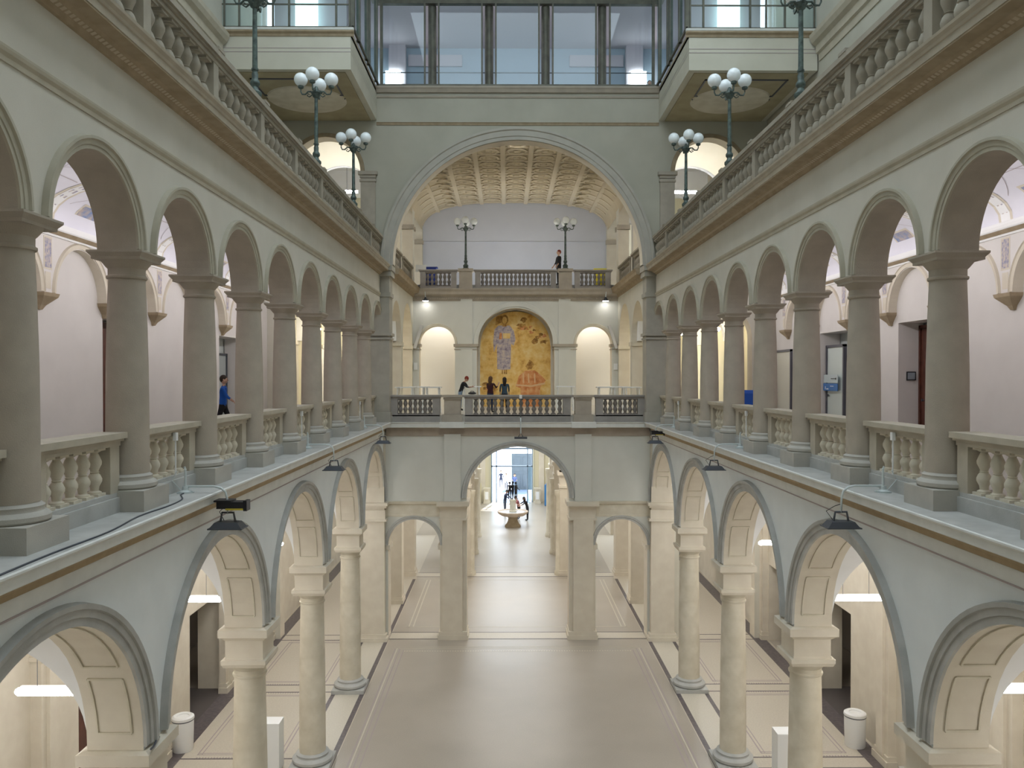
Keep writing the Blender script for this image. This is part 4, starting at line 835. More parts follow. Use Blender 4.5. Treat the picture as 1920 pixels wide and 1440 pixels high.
# crossing hall: end wall and coffered vault
b = MB(); b.box(-6, 6, 51, 51.3, ZT, 23.6); ew = struct('wall_crossing_end', b, mat('end_wall_white', (0.64, 0.66, 0.73), 0.9, (0.60, 0.62, 0.69), .6))
b = MB(); b.box(-5.75, 5.75, 50.96, 51, 20.2, 20.24); b.build('picture_rail', MATS['end_wall_white'], ew)
def vz(x): return 20.9 + 1.75 * (max(0, 1 - abs(x / 5.78) ** 3.2)) ** (1 / 2.2)
b = MB(); n = 40; y0, y1 = Y1 + .65, 51
xs = [-5.78 * math.cos(PI * i / n) for i in range(n + 1)]
for i in range(n): b.quad((xs[i], y0, vz(xs[i])), (xs[i + 1], y0, vz(xs[i + 1])), (xs[i + 1], y1, vz(xs[i + 1])), (xs[i], y1, vz(xs[i])))
cv = struct('ceiling_crossing_vault', b, COFF, 40)
RIB = mat('coffer_rib', (0.66, 0.58, 0.44), .9)
nx, ny = 7, 11
cw_ = 9.6 / nx; cl_ = 13.2 / ny
for i in range(nx + 1):
    x = -4.8 + cw_ * i; b = MB(); z = vz(x); b.box(x - .12, x + .12, y0, y1, z - .06, z + .02); b.build('rib', RIB, cv)
for j in range(ny + 1):
    y = 37.3 + cl_ * j; b = MB()
    for i in range(n):
        if abs(xs[i]) < 5.6 and abs(xs[i + 1]) < 5.6: b.add([(xs[i], y - .09, vz(xs[i]) - .05), (xs[i + 1], y - .09, vz(xs[i + 1]) - .05), (xs[i + 1], y + .09, vz(xs[i + 1]) - .05), (xs[i], y + .09, vz(xs[i]) - .05), (xs[i], y - .09, vz(xs[i])), (xs[i + 1], y - .09, vz(xs[i + 1])), (xs[i + 1], y + .09, vz(xs[i + 1])), (xs[i], y + .09, vz(xs[i]))], [(0, 1, 2, 3), (0, 1, 5, 4), (3, 2, 6, 7)])
    b.build('rib', RIB, cv)
rose = MB(); rose.lathe([(.48, 0), (.52, -.07), (.42, -.09), (.38, -.03), (.2, -.02), (.14, -.09), (.02, -.10)], seg=10); rose = rose.mesh('coffer_rosette', COFF)
for i in range(nx):
    for j in range(ny):
        x = -4.8 + cw_ * (i + .5); inst('coffer_rosette', rose, cv, (x, 37.3 + cl_ * (j + .5), vz(x)))

# ------------------------------------------------------------------ ground floor beyond: vestibule, entrance
b = MB(); b.box(-12, 12, Y1 + .2, 77, 9.1, 9.3); struct('ceiling_vestibule', b, WHITEV)
for sx in (-1, 1):
    nm = SIDE[sx]
    for j, (x, y) in enumerate(((6.35, 42.3), (6.35, 48.2), (3.05, 48.1), (3.05, 53.8), (3.05, 59.5))):
        t = thing('stone_pier', 'pale stone pier inside the vestibule, %s side, %s' % (nm, ('by the aisle, nearer one', 'by the aisle, deeper one', 'first along the passage', 'second along the passage', 'third along the passage')[j]), 'pier', (sx * x, y, 0), 'vestibule piers')
        h = .42
        b = MB(); b.box(-h - .08, h + .08, -h - .08, h + .08, 0, .2); b.box(-h - .04, h + .04, -h - .04, h + .04, .2, .34); b.build('base', STONE_W, t, org=(0, 0, 0))
        b = MB(); b.box(-h, h, -h, h, .34, 6.14); b.build('shaft', STONE_W, t, org=(0, 0, 0))
        b = MB(); b.box(-h - .06, h + .06, -h - .06, h + .06, 5.2, 5.35); b.box(-h - .06, h + .06, -h - .06, h + .06, 5.85, 5.95); b.box(-h - .13, h + .13, -h - .13, h + .13, 5.95, 6.14); b.build('impost', STONE_W, t, org=(0, 0, 0))
        if x < 4:
            b = MB(); b.lathe([(.34, 0), (.34, .2), (.27, .3), (.25, 4.6), (.30, 4.7), (.33, 5.0)], -sx * .38, 0, 20); b.build('half_column', STONE_L, t, 40, org=(0, 0, 0))
    for y in (42.3, 48.2):
        b = MB(); b.arch_wall(front(y + .3), min(sx * 3.2, sx * 6.2), max(sx * 3.2, sx * 6.2), 6.15, 9.1, [(sx * 4.7, 1.3, 6.15, 6.15, 1.4)], -.6, 0); struct('wall_%s_vestibule' % nm, b, STONE_W)
    b = MB(); b.arch_wall(side(sx, 2.75), 47.6, 62, 6.15, 9.1, [(50.95, 2.3, 6.15, 6.15, 2.3), (56.65, 2.3, 6.15, 6.15, 2.3)], -.5, 0); struct('wall_%s_passage' % nm, b, STONE_W)
    b = MB(); xa, xb = sorted((sx * 7.2, sx * 7.5)); b.box(xa, xb, 60, 76, 0, 9.1); struct('wall_%s_entrance' % nm, b, STONE_W)
YD = 76.0; M = front(YD)
b = MB(); b.arch_wall(M, -12, 12, 0, 9.3, [(0.03, 1.95, 6.3, 0, .9)], -1.0, 0)
en = struct('wall_entrance', b, mat('entrance_plaster', (0.68, 0.62, 0.44), .8))
b = MB()
for sx in (-1, 1): b.mbox(M, sx * 2.75 - .25, sx * 2.75 + .25, 0, .2, 0, 9.1)
b.build('pilaster', STONE_W, en)
# glazed entrance
dr = thing('door_8', None, None, (0, YD, 0)); dr['kind'] = 'structure'; dr['label'] = 'glazed entrance with grey metal frame standing open to bright daylight'
BG = mat('blue_grey_metal', (0.22, 0.30, 0.40), .4, metal=.3)
b = MB()
for x in (-1.9, -1.45, 1.45, 1.9): b.box(x - .05, x + .05, -.3, -.15, 0, 5.0)
b.box(-1.95, 1.95, -.3, -.15, 4.95, 5.1); b.box(-1.95, 1.95, -.3, -.15, 3.3, 3.42); b.build('door_frame', BG, dr, org=(0, 0, 0))
b = MB(); b.box(0, 2.1, 8, 8.1, 0, 3.75)
for z0, z1 in ((.3, 1.6), (1.9, 3.4)): b.box(.25, .9, 7.97, 8, z0, z1); b.box(1.2, 1.85, 7.97, 8, z0, z1)
b.build('door_leaf', mat('grey_door_leaf', (0.09, 0.12, 0.16), .5), dr, org=(0, 0, 0))
for sx in (-1, 1):
    b = MB(); b.box(sx * 1.68 - .2, sx * 1.68 + .2, -.24, -.22, .1, 3.3); b.build('pane', GLASS, dr, org=(0, 0, 0))
    t = thing('stone_bollard', 'pale stone pedestal on the %s of the entrance doors' % nm if False else 'pale stone pedestal to the %s of the glazed entrance' % SIDE[sx], 'pedestal', (sx * 2.35, YD - 1.0, 0))
    b = MB(); b.box(-.3, .3, -.3, .3, 0, .2); b.box(-.26, .26, -.26, .26, .2, 1.3); b.box(-.31, .31, -.31, .31, 1.3, 1.45); b.build('pedestal_body', STONE_L, t, org=(0, 0, 0))
    b = MB(); b.box(-.15, .15, -.28, -.26, .4, 1.1); b.build('panel', WHITE, t, org=(0, 0, 0))
b = MB(); b.box(-20, 20, 77, 110, -.4, 0.0); struct('ground_outside', b, mat('pale_paving', (0.72, 0.74, 0.78), .7, (0.64, 0.66, 0.70), 2))
slab('entrance_mat', floor, mat('grey_blue_mat', (0.14, 0.20, 0.30), .8), -1.2, 1.7, 75.2, 76.95, 0, .01)
b = MB(); b.box(-1.2, 1.7, 77, 84, 0, .012); struct('ground_mat', b, MATS['grey_blue_mat'])

# roof
b = MB()
b.box(-12, 12, -7, 40, 33.3, 33.5)  # opaque cover added above the skylight panel to keep the sun out
b.box(-12, 12, 36.9, 60, 33, 33.3); struct('ceiling_roof', b, PL_FAR)
b = MB(); b.box(-12, 12, -6.3, -6, 0, 33); struct('wall_near', b, PL_UP)

# ------------------------------------------------------------------ candelabra lamp posts
def candelabra_proto():
    t = thing('lamp_post', '', 'lamp', (0, 0, 0))
    b = MB(); b.lathe([(.17, 0), (.17, .05), (.12, .08), (.15, .14), (.15, .2), (.09, .26), (.07, .32), (.11, .38), (.11, .44), (.07, .5), (.075, .62), (.055, .66)], seg=16); b.build('base', METAL, t, 40, org=(0, 0, 0))
    b = MB(); b.lathe([(.062, .64), (.05, 2.15)], seg=12); b.lathe([(.08, .7), (.08, .74)], seg=12); b.build('pole', METAL, t, 30, org=(0, 0, 0))
    b = MB(); b.lathe([(.05, 2.1), (.10, 2.14), (.12, 2.2), (.16, 2.26), (.10, 2.32), (.06, 2.4), (.03, 2.46)], seg=12); b.build('crown', METAL, t, 40, org=(0, 0, 0))
    for i in range(4):
        a = PI / 2 * i; ca, sa = math.cos(a), math.sin(a)
        P = lambda r, z: (r * ca, r * sa, z)
        ar = MB(); ar.tube([P(.06, 2.22), P(.15, 2.30), P(.24, 2.30), P(.32, 2.22), P(.42, 2.22), P(.46, 2.30), P(.46, 2.40)], [.03, .028, .026, .026, .024, .022, .02], 8)
        ar.tube([P(.12, 2.2), P(.2, 2.14), P(.27, 2.18), P(.24, 2.24), P(.2, 2.21)], .018, 6)
        o = ar.build('arm', METAL, t, 40, org=(0, 0, 0))
        g = MB(); g.lathe([(.04, 2.38), (.085, 2.41), (.09, 2.46), (.07, 2.48)], .46 * ca, .46 * sa, 14); g.build('globe_holder', METAL, o, 40, org=(0, 0, 0))
        g = MB(); g.ball((.46 * ca, .46 * sa, 2.66), .205, 20, 14); g.build('globe', GLOBE, o, 60, org=(0, 0, 0))
    return t
proto = candelabra_proto(); first = True
posts = []
for sx in (-1, 1):
    for k, q in ((2, 'its globes above the picture'), (4, 'middle one of the three'), (6, 'furthest one, near the great arch')):
        posts.append((sx * 6.25, Yk(k) + .02, 18.08, 'lamp post with opal globes on the %s terrace balustrade, %s' % (SIDE[sx], q), 'lamp posts on the terrace balustrades'))
    posts.append((sx * 2.8, Y2 + .15, 17.82, 'dark lamp post with clear globes on the %s pedestal before the white end wall' % SIDE[sx], 'lamp posts on the upper far balustrade'))
for i, (x, y, z, lab, g) in enumerate(posts):
    o = proto if i == 0 else copy_tree(proto)
    o.location = (x, y, z); o['label'] = lab; o['group'] = g

# ------------------------------------------------------------------ floodlights on the ledges
def flood(x, y, z, sx, label, group, extra=False, pole=False):
    """sx: -1 left ledge (arm reaches +x), 1 right ledge (arm reaches -x)"""
    t = thing('floodlight', label, 'floodlight', (x, y, z), group); q = -sx
    b = MB(); b.lathe([(.10, 0), (.12, .03), (.06, .06), (.05, .12)], seg=16); b.lathe([(.14, 0), (.14, .02)], seg=16); b.build('foot', PIPE, t, 40, org=(0, 0, 0))
    b = MB(); b.tube([(0, 0, .05), (0, 0, .42), (-.02 * q, 0, .46)], .022, 8); b.tube([(-.03 * q, -.05, .02), (-.2 * q, -.1, .25), (-.1 * q, -.1, .4)], .008, 5); b.build('upright', PIPE, t, 40, org=(0, 0, 0))
    b = MB(); b.tube([(0, 0, .12), (q * .25, 0, .12), (q * .50, 0, .12), (q * .62, 0, .09), (q * .70, 0, .02), (q * .73, 0, -.1), (q * .74, 0, -.36)], .02, 8); b.build('arm', PIPE, t, 40, org=(0, 0, 0))
    b = MB(); b.box(-.17 * q - .03, -.17 * q + .03, -.04, .04, .92, 1.06); b.tube([(-.17 * q, 0, .32), (-.17 * q, 0, .95)], .015, 6); b.build('clamp_pole', WHITE, t, org=(0, 0, 0))
    b = MB(); X = q * .74
    b.tube([(X - .13, 0, -.50), (X - .10, 0, -.34), (X + .10, 0, -.34), (X + .13, 0, -.50)], .02, 6); b.build('bracket', GREYM, t, 40, org=(0, 0, 0))
    b = MB(); b.add([(X + a, c_, d) for a, c_, d in ((-.28, -.16, -.60), (.28, -.16, -.60), (.28, .16, -.60), (-.28, .16, -.60), (-.2, -.12, -.50), (.2, -.12, -.50), (.2, .12, -.50), (-.2, .12, -.50))], [(0, 3, 2, 1), (4, 5, 6, 7), (0, 1, 5, 4), (1, 2, 6, 5), (2, 3, 7, 6), (3, 0, 4, 7)])
    b.box(X - .30, X + .30, -.18, .18, -.615, -.595); b.build('lamp_housing', GREYM, t, org=(0, 0, 0))
    b = MB(); b.tube([(X - .1, .1, -.5), (X - .2, .15, -.35), (X - .08, .08, -.25), (X, 0, -.2)], .007, 5); b.build('cable', BLACK, t, org=(0, 0, 0))
    if extra:
        b = MB(); b.box(X - .16, X + .30, -.12, .12, -.26, -.14); b.box(X + .3, X + .36, -.1, .1, -.30, -.12); b.box(X - .2, X + .1, -.14, .14, -.14, -.11); b.build('projector', BLACK, t, org=(0, 0, 0))
        b = MB(); b.box(X, X + .3, -.13, .13, -.28, -.25); b.build('yellow_stripe', mat('yellow_tape', (0.55, 0.45, 0.05), .5), t, org=(0, 0, 0))
    return t
for sx in (-1, 1):
    for j, (k, q) in enumerate(((.52, 'nearest one'), (3.45, 'middle one'), (6.5, 'one nearest the far corner'))):
        flood(sx * 6.12, Yk(k), ZL, sx, 'grey floodlight on a bent pipe over the %s gallery ledge, %s' % (SIDE[sx], q), 'ledge floodlights', extra=(sx < 0 and j == 0) or (sx > 0 and j == 2))
t = thing('floodlight', 'small grey floodlight hanging on a pipe from the middle of the far balustrade', 'floodlight', (.12, Y1 - .35, 10.9))
b = MB(); b.tube([(0, .02, 0), (0, 0, -.95), (0, -.25, -1.1), (0, -.3, -1.65)], .025, 8); b.build('arm', PIPE, t, 40, org=(0, 0, 0))
b = MB(); b.box(-.06, .06, -.04, .1, -.1, .06); b.build('clamp', WHITE, t, org=(0, 0, 0))
b = MB(); b.box(-.28, .28, -.45, -.15, -1.86, -1.78); b.tube([(-.1, -.3, -1.78), (0, -.3, -1.6), (.1, -.3, -1.78)], .02, 6); b.build('lamp_housing', GREYM, t, org=(0, 0, 0))
for sx in (-1, 1):
    t = thing('wall_lamp', 'small bell-shaped wall lamp below the %s end of the upper far balustrade' % SIDE[sx], 'lamp', (sx * 5.2, Y2 - .3, 16.4), 'bell lamps in the crossing')
    q = -sx
    b = MB(); b.tube([(sx * .35, 0, .2), (0, 0, .22), (q * .15, 0, .15), (q * .18, 0, -.2)], .025, 8); b.build('arm', PIPE, t, 40, org=(0, 0, 0))
    b = MB(); b.lathe([(.04, -.2), (.08, -.3), (.20, -.42)], q * .18, 0, 16, caps=False); b.build('lamp_shade', GREYM, t, 40, org=(0, 0, 0))
    b = MB(); b.lathe([(.17, -.43), (.17, -.40)], q * .18, 0, 16); b.build('bulb', emis('bell_bulb', (1, 1, 1), 8.0), t, 40, org=(0, 0, 0))
# cables
def cable(label, pts, r=.012):
    b = MB(); P = [Vector(p) for p in pts]; out = []
    for i in range(len(P) - 1):
        p0, p1, p2, p3 = P[max(i - 1, 0)], P[i], P[i + 1], P[min(i + 2, len(P) - 1)]
        for s_ in range(6):
            t_ = s_ / 6; out.append(0.5 * ((2 * p1) + (-p0 + p2) * t_ + (2 * p0 - 5 * p1 + 4 * p2 - p3) * t_ ** 2 + (-p0 + 3 * p1 - 3 * p2 + p3) * t_ ** 3))
    out.append(P[-1]); b.tube(out, r, 6); o = b.build('cable', GREYM, None, 60); tag(o, label, 'cable'); return o
zc_ = ZL + .014
cable('dark cable trailing along the left gallery ledge towards the near floodlight', [(-5.62 - .05, 8.0, zc_), (-5.72, 9.3, zc_), (-5.70, 10.6, zc_), (-5.84, 11.8, zc_), (-5.80, 12.7, zc_), (-5.86, 13.4, zc_), (-6.08, 13.9, zc_), (-6.1, 14.1, zc_)])

cable('short dark wire hooked over the near left impost block', [(-5.92, 12.62, 6.17), (-5.9, 12.5, 6.2), (-5.86, 12.3, 6.18), (-5.84, 12.15, 6.2)], .018)
# ------------------------------------------------------------------ bins, plinths, tables
def bin_(label, x, y):
    t = thing('waste_bin', label, 'bin', (x, y, 0), 'white waste bins')
    b = MB(); b.lathe([(.30, 0), (.31, .02), (.33, .92), (.33, .98)], seg=28); b.build('body', WHITE, t, 40, org=(0, 0, 0))
    b = MB(); b.lathe([(.34, .98), (.345, 1.0), (.335, 1.06), (.27, 1.10), (.19, 1.08), (.18, 1.04)], seg=28, caps=False); b.lathe([(.19, 1.04), (.18, 1.05)], seg=28); b.build('lid', WHITE, t, 40, org=(0, 0, 0))
    b = MB(); b.lathe([(.336, .95), (.34, .965), (.336, .98)], seg=28, caps=False); b.build('rim', GREYM, t, org=(0, 0, 0))
bin_('white round waste bin against the wall of the left aisle', -10.72, 25.55)
bin_('white round waste bin against the wall of the right aisle', 10.62, 25.7)
for (x, y, q) in ((7.55, 23.4, 'right'), (-7.5, 24.2, 'left')):
    t = thing('display_plinth', 'white display plinth half hidden behind a column in the %s aisle' % q, 'plinth', (x, y, 0))
    b = MB(); b.box(-.26, .26, -.26, .26, .06, 1.5); b.build('body', WHITE, t, org=(0, 0, 0)); b = MB(); b.box(-.23, .23, -.23, .23, 0, .06); b.build('recessed_foot', GREYM, t, org=(0, 0, 0))
b_ = MB(); b_.box(-.14, .14, -.05, .05, 0, 2.4); b_.box(-.2, .2, -.2, .2, 0, .05)
o = b_.build('banner_stand', mat('steel_blue', (0.06, 0.14, 0.24), .4), None); o.location = (10.72, 19.5, 0); tag(o, 'narrow dark blue upright panel at the near end of the right aisle', 'panel')
def bar_table(label, x, y, w_=.95):
    t = thing('standing_table', label, 'table', (x, y, ZG), 'white standing tables')
    b = MB(); b.box(-w_ / 2, w_ / 2, -.35, .35, 1.19, 1.24); b.build('tabletop', WHITE, t, org=(0, 0, 0))
    for a in (-1, 1):
        for c in (-1, 1):
            b = MB(); b.tube([(a * (w_ / 2 - .12), c * .27, 1.19), (a * (w_ / 2 - .06), c * .31, 0)], .03, 8); b.build('leg', WHITE, t, 40, org=(0, 0, 0))
    b = MB()
    for a in (-1, 1): b.box(a * (w_ / 2 - .09) - .015, a * (w_ / 2 - .09) + .015, -.28, .28, .3, .33)
    b.build('stretcher', WHITE, t, org=(0, 0, 0))
for (x, y, q) in ((-5.25, 38.2, 'in front of the left side arches, leftmost'), (-4.75, 39.6, 'in front of the left side arches, second from the left'), (-4.05, 38.3, 'in front of the left niche'), (-2.25, 41.0, 'where the redhead writes'),
                  (2.45, 41.0, 'beside the right edge of the mural'), (4.25, 38.6, 'in front of the right niche'), (4.95, 39.6, 'second from the right'), (5.35, 38.2, 'rightmost, by the corner')):
    bar_table('white standing table %s' % q, x, y)
t = thing('recycling_bin', 'blue and yellow recycling bins standing at the far end of the right gallery', 'bin', (9.95, 35.0, ZG))
BL2 = mat('bright_blue', (0.02, 0.10, 0.50), .35)
b = MB(); b.box(-.25, .35, -.3, .3, 0, 1.0); b.prof(lambda s, d, z: (s, d, z), [(-.3, 1.0), (.3, 1.0), (.22, 1.14), (-.22, 1.14)], -.25, .35); b.build('blue_body', BL2, t, org=(0, 0, 0))
b = MB(); b.box(-.36, -.26, -.28, .28, 0, 1.16); b.build('yellow_body', mat('bright_yellow', (0.75, 0.65, 0.05), .4), t, org=(0, 0, 0))
for (x, y, m_, q, c) in ((-3.25, 74.6, mat('bright_yellow', (0.75, 0.65, 0.05), .4), 'yellow and white bin left of the entrance', 'bin'), (3.3, 73.6, mat('bin_blue', (0.05, 0.2, 0.45), .4), 'blue recycling bin right of the entrance', 'bin')):
    t = thing('recycling_bin', q, c, (x, y, 0)); b = MB(); b.box(-.36, .36, -.3, .3, .05, 1.9); b.box(-.25, .25, -.2, .2, 1.9, 2.0); b.build('body', m_, t, org=(0, 0, 0)); b = MB(); b.box(-.2, .2, -.32, -.3, .7, 1.4); b.build('panel', WHITE if x < 0 else MATS['bright_yellow'], t, org=(0, 0, 0))
b = MB(); b.box(-.3, .3, -.25, .25, 0, 1.05); b.box(-.38, .38, -.28, .28, 1.05, 1.1); o = b.build('blue_crate', mat('navy_box', (0.02, 0.04, 0.22), .5), None); o.location = (-4.85, 46.75, ZT); tag(o, 'navy blue box behind the left end of the upper far balustrade', 'box')
b = MB(); b.box(-.32, .32, -.2, .2, 0, .9); b.box(-.36, .36, -.24, .24, .9, 1.0); o = b.build('yellow_crate', MATS['bright_yellow'], None); o.location = (4.85, 46.6, ZT); tag(o, 'yellow box behind the right end of the upper far balustrade', 'box')
plate('poster', 'pale poster on the pillar beside the upper far balustrade, left end', 'poster', front(46.4), -5.7, -5.1, 17.75, 18.15, 0, WHITE)
plate('poster', 'small white notice on the wall beside the left niche', 'notice', front(Y2), -5.70, -5.5, 12.15, 12.55, .06, WHITE)
plate('poster', 'small white notice on the wall beside the right niche', 'notice', front(Y2), 5.5, 5.72, 12.15, 12.5, .06, WHITE)
for sx in (-1, 1):
    b = MB(); b.box(-.08, .08, -.06, .06, -.68, .68); o = b.build('loudspeaker', mat('light_grey_paint', (0.5, 0.5, 0.5), .5), None); o.location = (sx * 5.42, Y2 - .3, 13.98); o.rotation_euler = (R_(-6), R_(-sx * 17), 0); tag(o, 'slim grey column loudspeaker tilted beside the %s niche arch' % SIDE[sx], 'loudspeaker')

# ------------------------------------------------------------------ people
def skinned(pts, edges, radii, root=0):
    me = bpy.data.meshes.new('sk'); me.from_pydata(pts, edges, []); o = bpy.data.objects.new('sk', me); COL.objects.link(o)
    mod = o.modifiers.new('skin', 'SKIN')
    for i, r in enumerate(radii):
        v = me.skin_vertices[0].data[i]; v.radius = (r, r) if not isinstance(r, tuple) else r; v.use_root = (i == root)
    o.modifiers.new('sub', 'SUBSURF').levels = 1
    dg_ = bpy.context.evaluated_depsgraph_get(); dg_.update()
    out = bpy.data.meshes.new_from_object(o.evaluated_get(dg_)); bpy.data.objects.remove(o); bpy.data.meshes.remove(me); return out
SKIN = mat('skin', (0.55, 0.34, 0.25), .55); 
def person(label, loc, H, rz, pose, top, legs, hair, name='person', cat='person', group=None, shoes=None, long_hair=False, allm=None):
    """pose: dict(lean, hipL, hipR, kneeL, kneeR, armL, armR, elbL, elbR) in degrees; the figure faces +x before rz"""
    s = H / 1.75; P = {k_: R_(pose.get(k_, 0)) for k_ in ('lean', 'hl', 'hr', 'kl', 'kr', 'al', 'ar', 'el', 'er', 'head')}
    def step(p, a, l): return (p[0] + l * math.sin(a), p[1], p[2] - l * math.cos(a))     # a = swing forward from straight down
    pel = (0, 0, .93); ln = P['lean']
    def up(p, l, a=ln): return (p[0] + l * math.sin(a), p[1], p[2] + l * math.cos(a))
    waist = up(pel, .16); chest = up(pel, .36); neck = up(pel, .52); hb = up(neck, .07, ln + P['head'])
    pts = [pel, waist, chest, neck, hb]; rad = [(.15, .12), (.125, .10), (.165, .115), .05, .052]; ed = [(0, 1), (1, 2), (2, 3), (3, 4)]
    feet = []; hands = []
    for sg, h, k_ in ((1, P['hl'], P['kl']), (-1, P['hr'], P['kr'])):
        hip = (0, sg * .10, .88); kn = step(hip, h, .42); an = step(kn, h - k_, .40); toe = (an[0] + .16, an[1] + sg * .02, an[2] - .05); n0 = len(pts)
        pts += [hip, kn, an, toe]; rad += [.10, .062, .042, .038]; ed += [(0, n0), (n0, n0 + 1), (n0 + 1, n0 + 2), (n0 + 2, n0 + 3)]; feet.append(an[2] - .09)
    for sg, a, e_ in ((1, P['al'], P['el']), (-1, P['ar'], P['er'])):
        c = up(pel, .47); sh = (c[0], sg * .19, c[2]); el = step((sh[0], sh[1] + sg * .03, sh[2]), a, .28); wr = step(el, a + e_, .25); n0 = len(pts)
        pts += [sh, el, wr]; rad += [.055, .042, .028]; ed += [(2, n0), (n0, n0 + 1), (n0 + 1, n0 + 2)]; hands.append((wr, a + e_, sg))
    me = skinned(pts, ed, rad); dz = -min(feet)
    if not allm:
        for m in (top, legs, SKIN, shoes or BLACK): me.materials.append(m)
        wrz = [h_[0] for h_ in hands]
        for p in me.polygons:
            c = p.center; p.use_smooth = True
            if any((c - Vector(q)).length < .14 for q in wrz): mi = 2
            elif c.z < min(feet) + .16: mi = 3
            elif (c - Vector(neck)).length < .055 or c.z > neck[2] and (c - Vector(hb)).length < .12: mi = 2
            elif c.z < .93 and abs(c.y) < .2 and not any((c - Vector(q)).length < .22 for q in wrz): mi = 1
            else: mi = 0
            p.material_index = mi
    else:
        me.materials.append(allm)
        for p in me.polygons: p.use_smooth = True
    t = thing(name, label, cat, (loc[0], loc[1], loc[2]), group, rz, s)
    o = inst('body', me, t, (0, 0, dz))
    hc = up(hb, .10, ln + P['head']); b = MB()
    b.ball(hc, .098, 16, 12, sz=1.22)
    fwd = Vector((math.cos(ln + P['head']), 0, -math.sin(ln + P['head']))); u_ = Vector((math.sin(ln + P['head']), 0, math.cos(ln + P['head'])))
    hcv = Vector(hc)
    b.tube([hcv + fwd * .088 + u_ * .02, hcv + fwd * .115 - u_ * .02], [.009, .016], 6)
    for sg in (-1, 1): b.ball(hcv + Vector((0, sg * .098, 0)), .022, 8, 6, sz=1.5)
    o = b.build('head', allm or SKIN, t, 60, org=(0, 0, -dz))
    if not allm:
        b = MB()
        for sg in (-1, 1): b.ball(hcv + fwd * .088 + Vector((0, sg * .035, 0)) + u_ * .012, .011, 8, 6)
        b.build('eyes', BLACK, o, org=(0, 0, 0)); b = MB(); b.tube([hcv + fwd * .088 - u_ * .055 + Vector((0, -.022, 0)), hcv + fwd * .092 - u_ * .055, hcv + fwd * .088 - u_ * .055 + Vector((0, .022, 0))], .006, 5); b.build('mouth', mat('lips', (.4, .16, .13), .5), o, org=(0, 0, 0))
        for q in o.children: q.location = (0, 0, dz)
    b = MB(); hb_ = hcv - fwd * .022 + u_ * .03; b.ball(hb_, .108, 14, 10, sz=1.12)
    if long_hair: b.tube([hb_ + u_ * .02, hb_ - fwd * .045 - Vector((0, 0, .12)), hb_ - fwd * .055 - Vector((0, 0, .30)), hb_ - fwd * .05 - Vector((0, 0, .38))], [.10, .105, .08, .03], 12)
    b.build('hair', allm or hair, t, 60, org=(0, 0, -dz))
    for wr, a, sg in hands:                                        # palm, four fingers of unequal length and a thumb
        b = MB(); d = Vector((math.sin(a), 0, -math.cos(a))); w0 = Vector(wr); n_ = Vector((math.cos(a), 0, math.sin(a)))
        b.tube([w0, w0 + d * .05, w0 + d * .09], [.024, .034, .03], 8)
        for i, L_ in enumerate((.065, .075, .07, .055)):
            y = (-.027 + .018 * i); p = w0 + d * .085 + Vector((0, y, 0)); b.tube([p, p + d * L_ * .5 + n_ * .005, p + d * L_ * .85 + n_ * .022], [.0095, .009, .007], 6)
        p = w0 + d * .03 + n_ * .02; b.tube([p, p + d * .03 + n_ * .025, p + d * .055 + n_ * .03], [.012, .011, .008], 6)
        b.build('hand', allm or SKIN, t, 60, org=(0, 0, -dz))
    return t
HD = mat('dark_hair', (0.03, 0.018, 0.012), .6); HR = mat('red_hair', (0.22, 0.03, 0.015), .6); HB = mat('brown_hair', (0.10, 0.045, 0.02), .6)
BLK = mat('black_cloth', (0.018, 0.018, 0.022), .85); NAVY = mat('navy_cloth', (0.03, 0.04, 0.075), .85); JEAN = mat('jeans', (0.22, 0.30, 0.42), .85); BJ = mat('blue_jacket', (0.01, 0.09, 0.42), .7); MAR = mat('maroon_cloth', (0.05, 0.015, 0.02), .85); TEAL = mat('slate_cloth', (0.05, 0.08, 0.11), .85); WSH = mat('pale_cloth', (0.55, 0.60, 0.70), .8); SLC = mat('slate_trousers', (0.10, 0.12, 0.17), .85)
person('person in a blue jacket and black trousers walking along the left gallery', (-8.85, 23.9, ZG), 1.80, R_(10), dict(lean=3, hl=24, kl=4, hr=-16, kr=14, al=-22, ar=26, el=16, er=26), BJ, BLK, HD)
person('person with a dark jacket standing by the right lamp post behind the upper balustrade', (2.46, 46.15, ZT), 1.98, R_(200), dict(al=8, ar=12, el=30, er=24, head=0), BLK, BLK, HR)
person('red-haired person in black top and pale jeans bending over a standing table', (-2.83, 40.75, ZG), 1.78, R_(-10), dict(lean=24, al=35, ar=40, el=60, er=55, head=16), BLK, JEAN, HR)
person('person in maroon top with long brown hair raising a hand behind the far railing', (-1.28, 38.4, ZG), 1.70, R_(60), dict(lean=4, al=20, ar=40, el=100, er=95), MAR, NAVY, HB, long_hair=True)
person('person in a slate top with long dark hair beside the person in maroon', (-.60, 38.5, ZG), 1.66, R_(90), dict(lean=3, al=14, ar=14, el=25, er=25), TEAL, BLK, HD, long_hair=True)
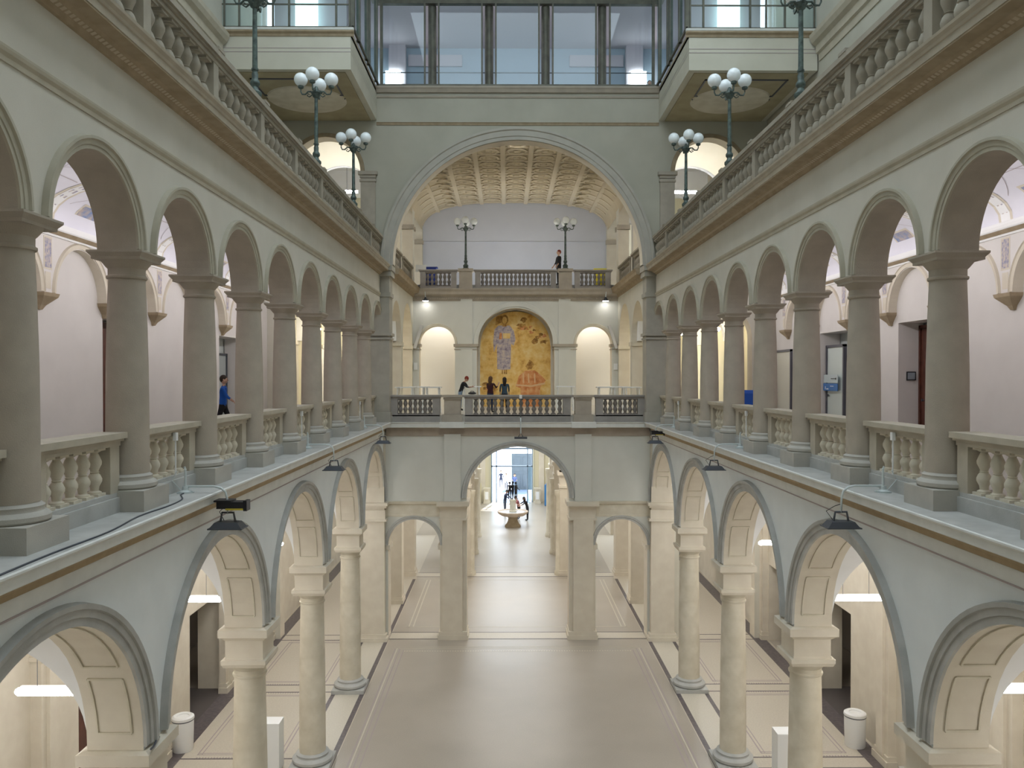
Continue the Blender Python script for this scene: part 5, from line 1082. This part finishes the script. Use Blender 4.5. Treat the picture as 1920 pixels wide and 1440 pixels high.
# fountain group
t = thing('fountain', 'round stone fountain basin on a foot with a square pillar in the vestibule', 'fountain', (-.02, 63.4, 0)); t.scale = (1, 1, 1.15)
b = MB(); b.lathe([(.62, 0), (.62, .1), (.50, .2), (.38, .42), (.36, .6), (.46, .72)], seg=32); b.build('foot', BROWN, t, 40, org=(0, 0, 0))
b = MB(); b.lathe([(.46, .70), (.9, .78), (1.15, .92), (1.20, 1.02), (1.20, 1.06), (1.10, 1.07), (1.0, .98), (.2, .93)], seg=40); b.build('basin', mat('fountain_stone', (0.60, 0.50, 0.40), .7, (0.5, .4, .32), 3), t, 40, org=(0, 0, 0))
b = MB(); b.lathe([(1.05, 1.0), (.2, 1.005)], seg=32, caps=False); b.build('water', mat('water', (0.55, 0.62, 0.68), .05, spec=.9), t, org=(0, 0, 0))
b = MB(); b.lathe([(.30, .93), (.30, 1.1), (.24, 1.14), (.24, 1.72), (.27, 1.76), (.27, 1.84)], seg=24); b.build('pillar', STONE_L, t, 40, org=(0, 0, 0))
for i, (dx, dy) in enumerate(((-.24, -.02), (.0, .17), (.24, -.02))):
    person('dark bronze statuette on the fountain pillar, %s of the three' % ('left', 'middle', 'right')[i], (-.02 + dx, 63.4 + dy, 2.12), 1.38, R_(90 + 120 * i), dict(al=6, ar=10, el=18 + 14 * i, er=12, hl=4, hr=-4), None, None, None, name='statuette', cat='statue', group='bronze statuettes on the fountain', allm=BRONZE)
person('person in dark clothes leaning over the fountain from its left', (-.65, 70.0, 0), 1.95, R_(-25), dict(lean=12, al=40, ar=46, el=20, er=18, head=12), NAVY, SLC, HD)
person('person in a dark dress bending over the fountain basin from its right', (1.2, 66.0, 0), 1.98, R_(190), dict(lean=20, al=50, ar=56, el=14, er=10, head=12), BLK, BLK, HD, long_hair=True)
person('person in a dusky pink top bending over the basin beside the dark dress', (.50, 66.8, 0), 1.95, R_(205), dict(lean=20, al=46, ar=50, el=20, er=20, head=14), mat('pink_cloth', (0.35, 0.14, 0.14), .8), BLK, HD)
person('person in a pale shirt and dark trousers walking in at the entrance', (-.55, 83.6, 0), 1.75, R_(-95), dict(hl=18, hr=-14, kl=4, kr=12, al=-12, ar=14, el=10, er=14), WSH, SLC, HD)
person('person in a blue top standing in the entrance beside the grey door leaf', (.32, 82.9, 0), 1.75, R_(-90), dict(al=20, ar=20, el=70, er=70), mat('mid_blue_cloth', (0.09, 0.13, 0.30), .8), JEAN, HD)
person('person with a dark bag further outside the entrance, leftmost', (-1.1, 85.5, 0), 1.8, R_(-80), dict(al=10, ar=12, el=20, er=20), NAVY, SLC, HD)
for sx, q in ((5.45, 'left'), (6.5, 'right')):
    person('person seen small through the rightmost glazed bay, %s of two' % q, (sx - .1, 39.8 if q == 'left' else 39.2, 24.32), 1.7, R_(-90), dict(al=8, ar=8, el=20, er=20), WSH if q == 'left' else NAVY, SLC, HD)
# bag on the far balustrade
b = MB(); b.ball((0, 0, .055), .19, 14, 8, sz=.3); b.tube([(-.12, 0, .08), (-.05, 0, .15), (.06, 0, .14), (.12, 0, .08)], .015, 6); o = b.build('handbag', BLACK, None, 60); o.location = (-2.05, Y1 + .12, 10.97); tag(o, 'black bag lying on the far balustrade beside the redhead', 'bag')
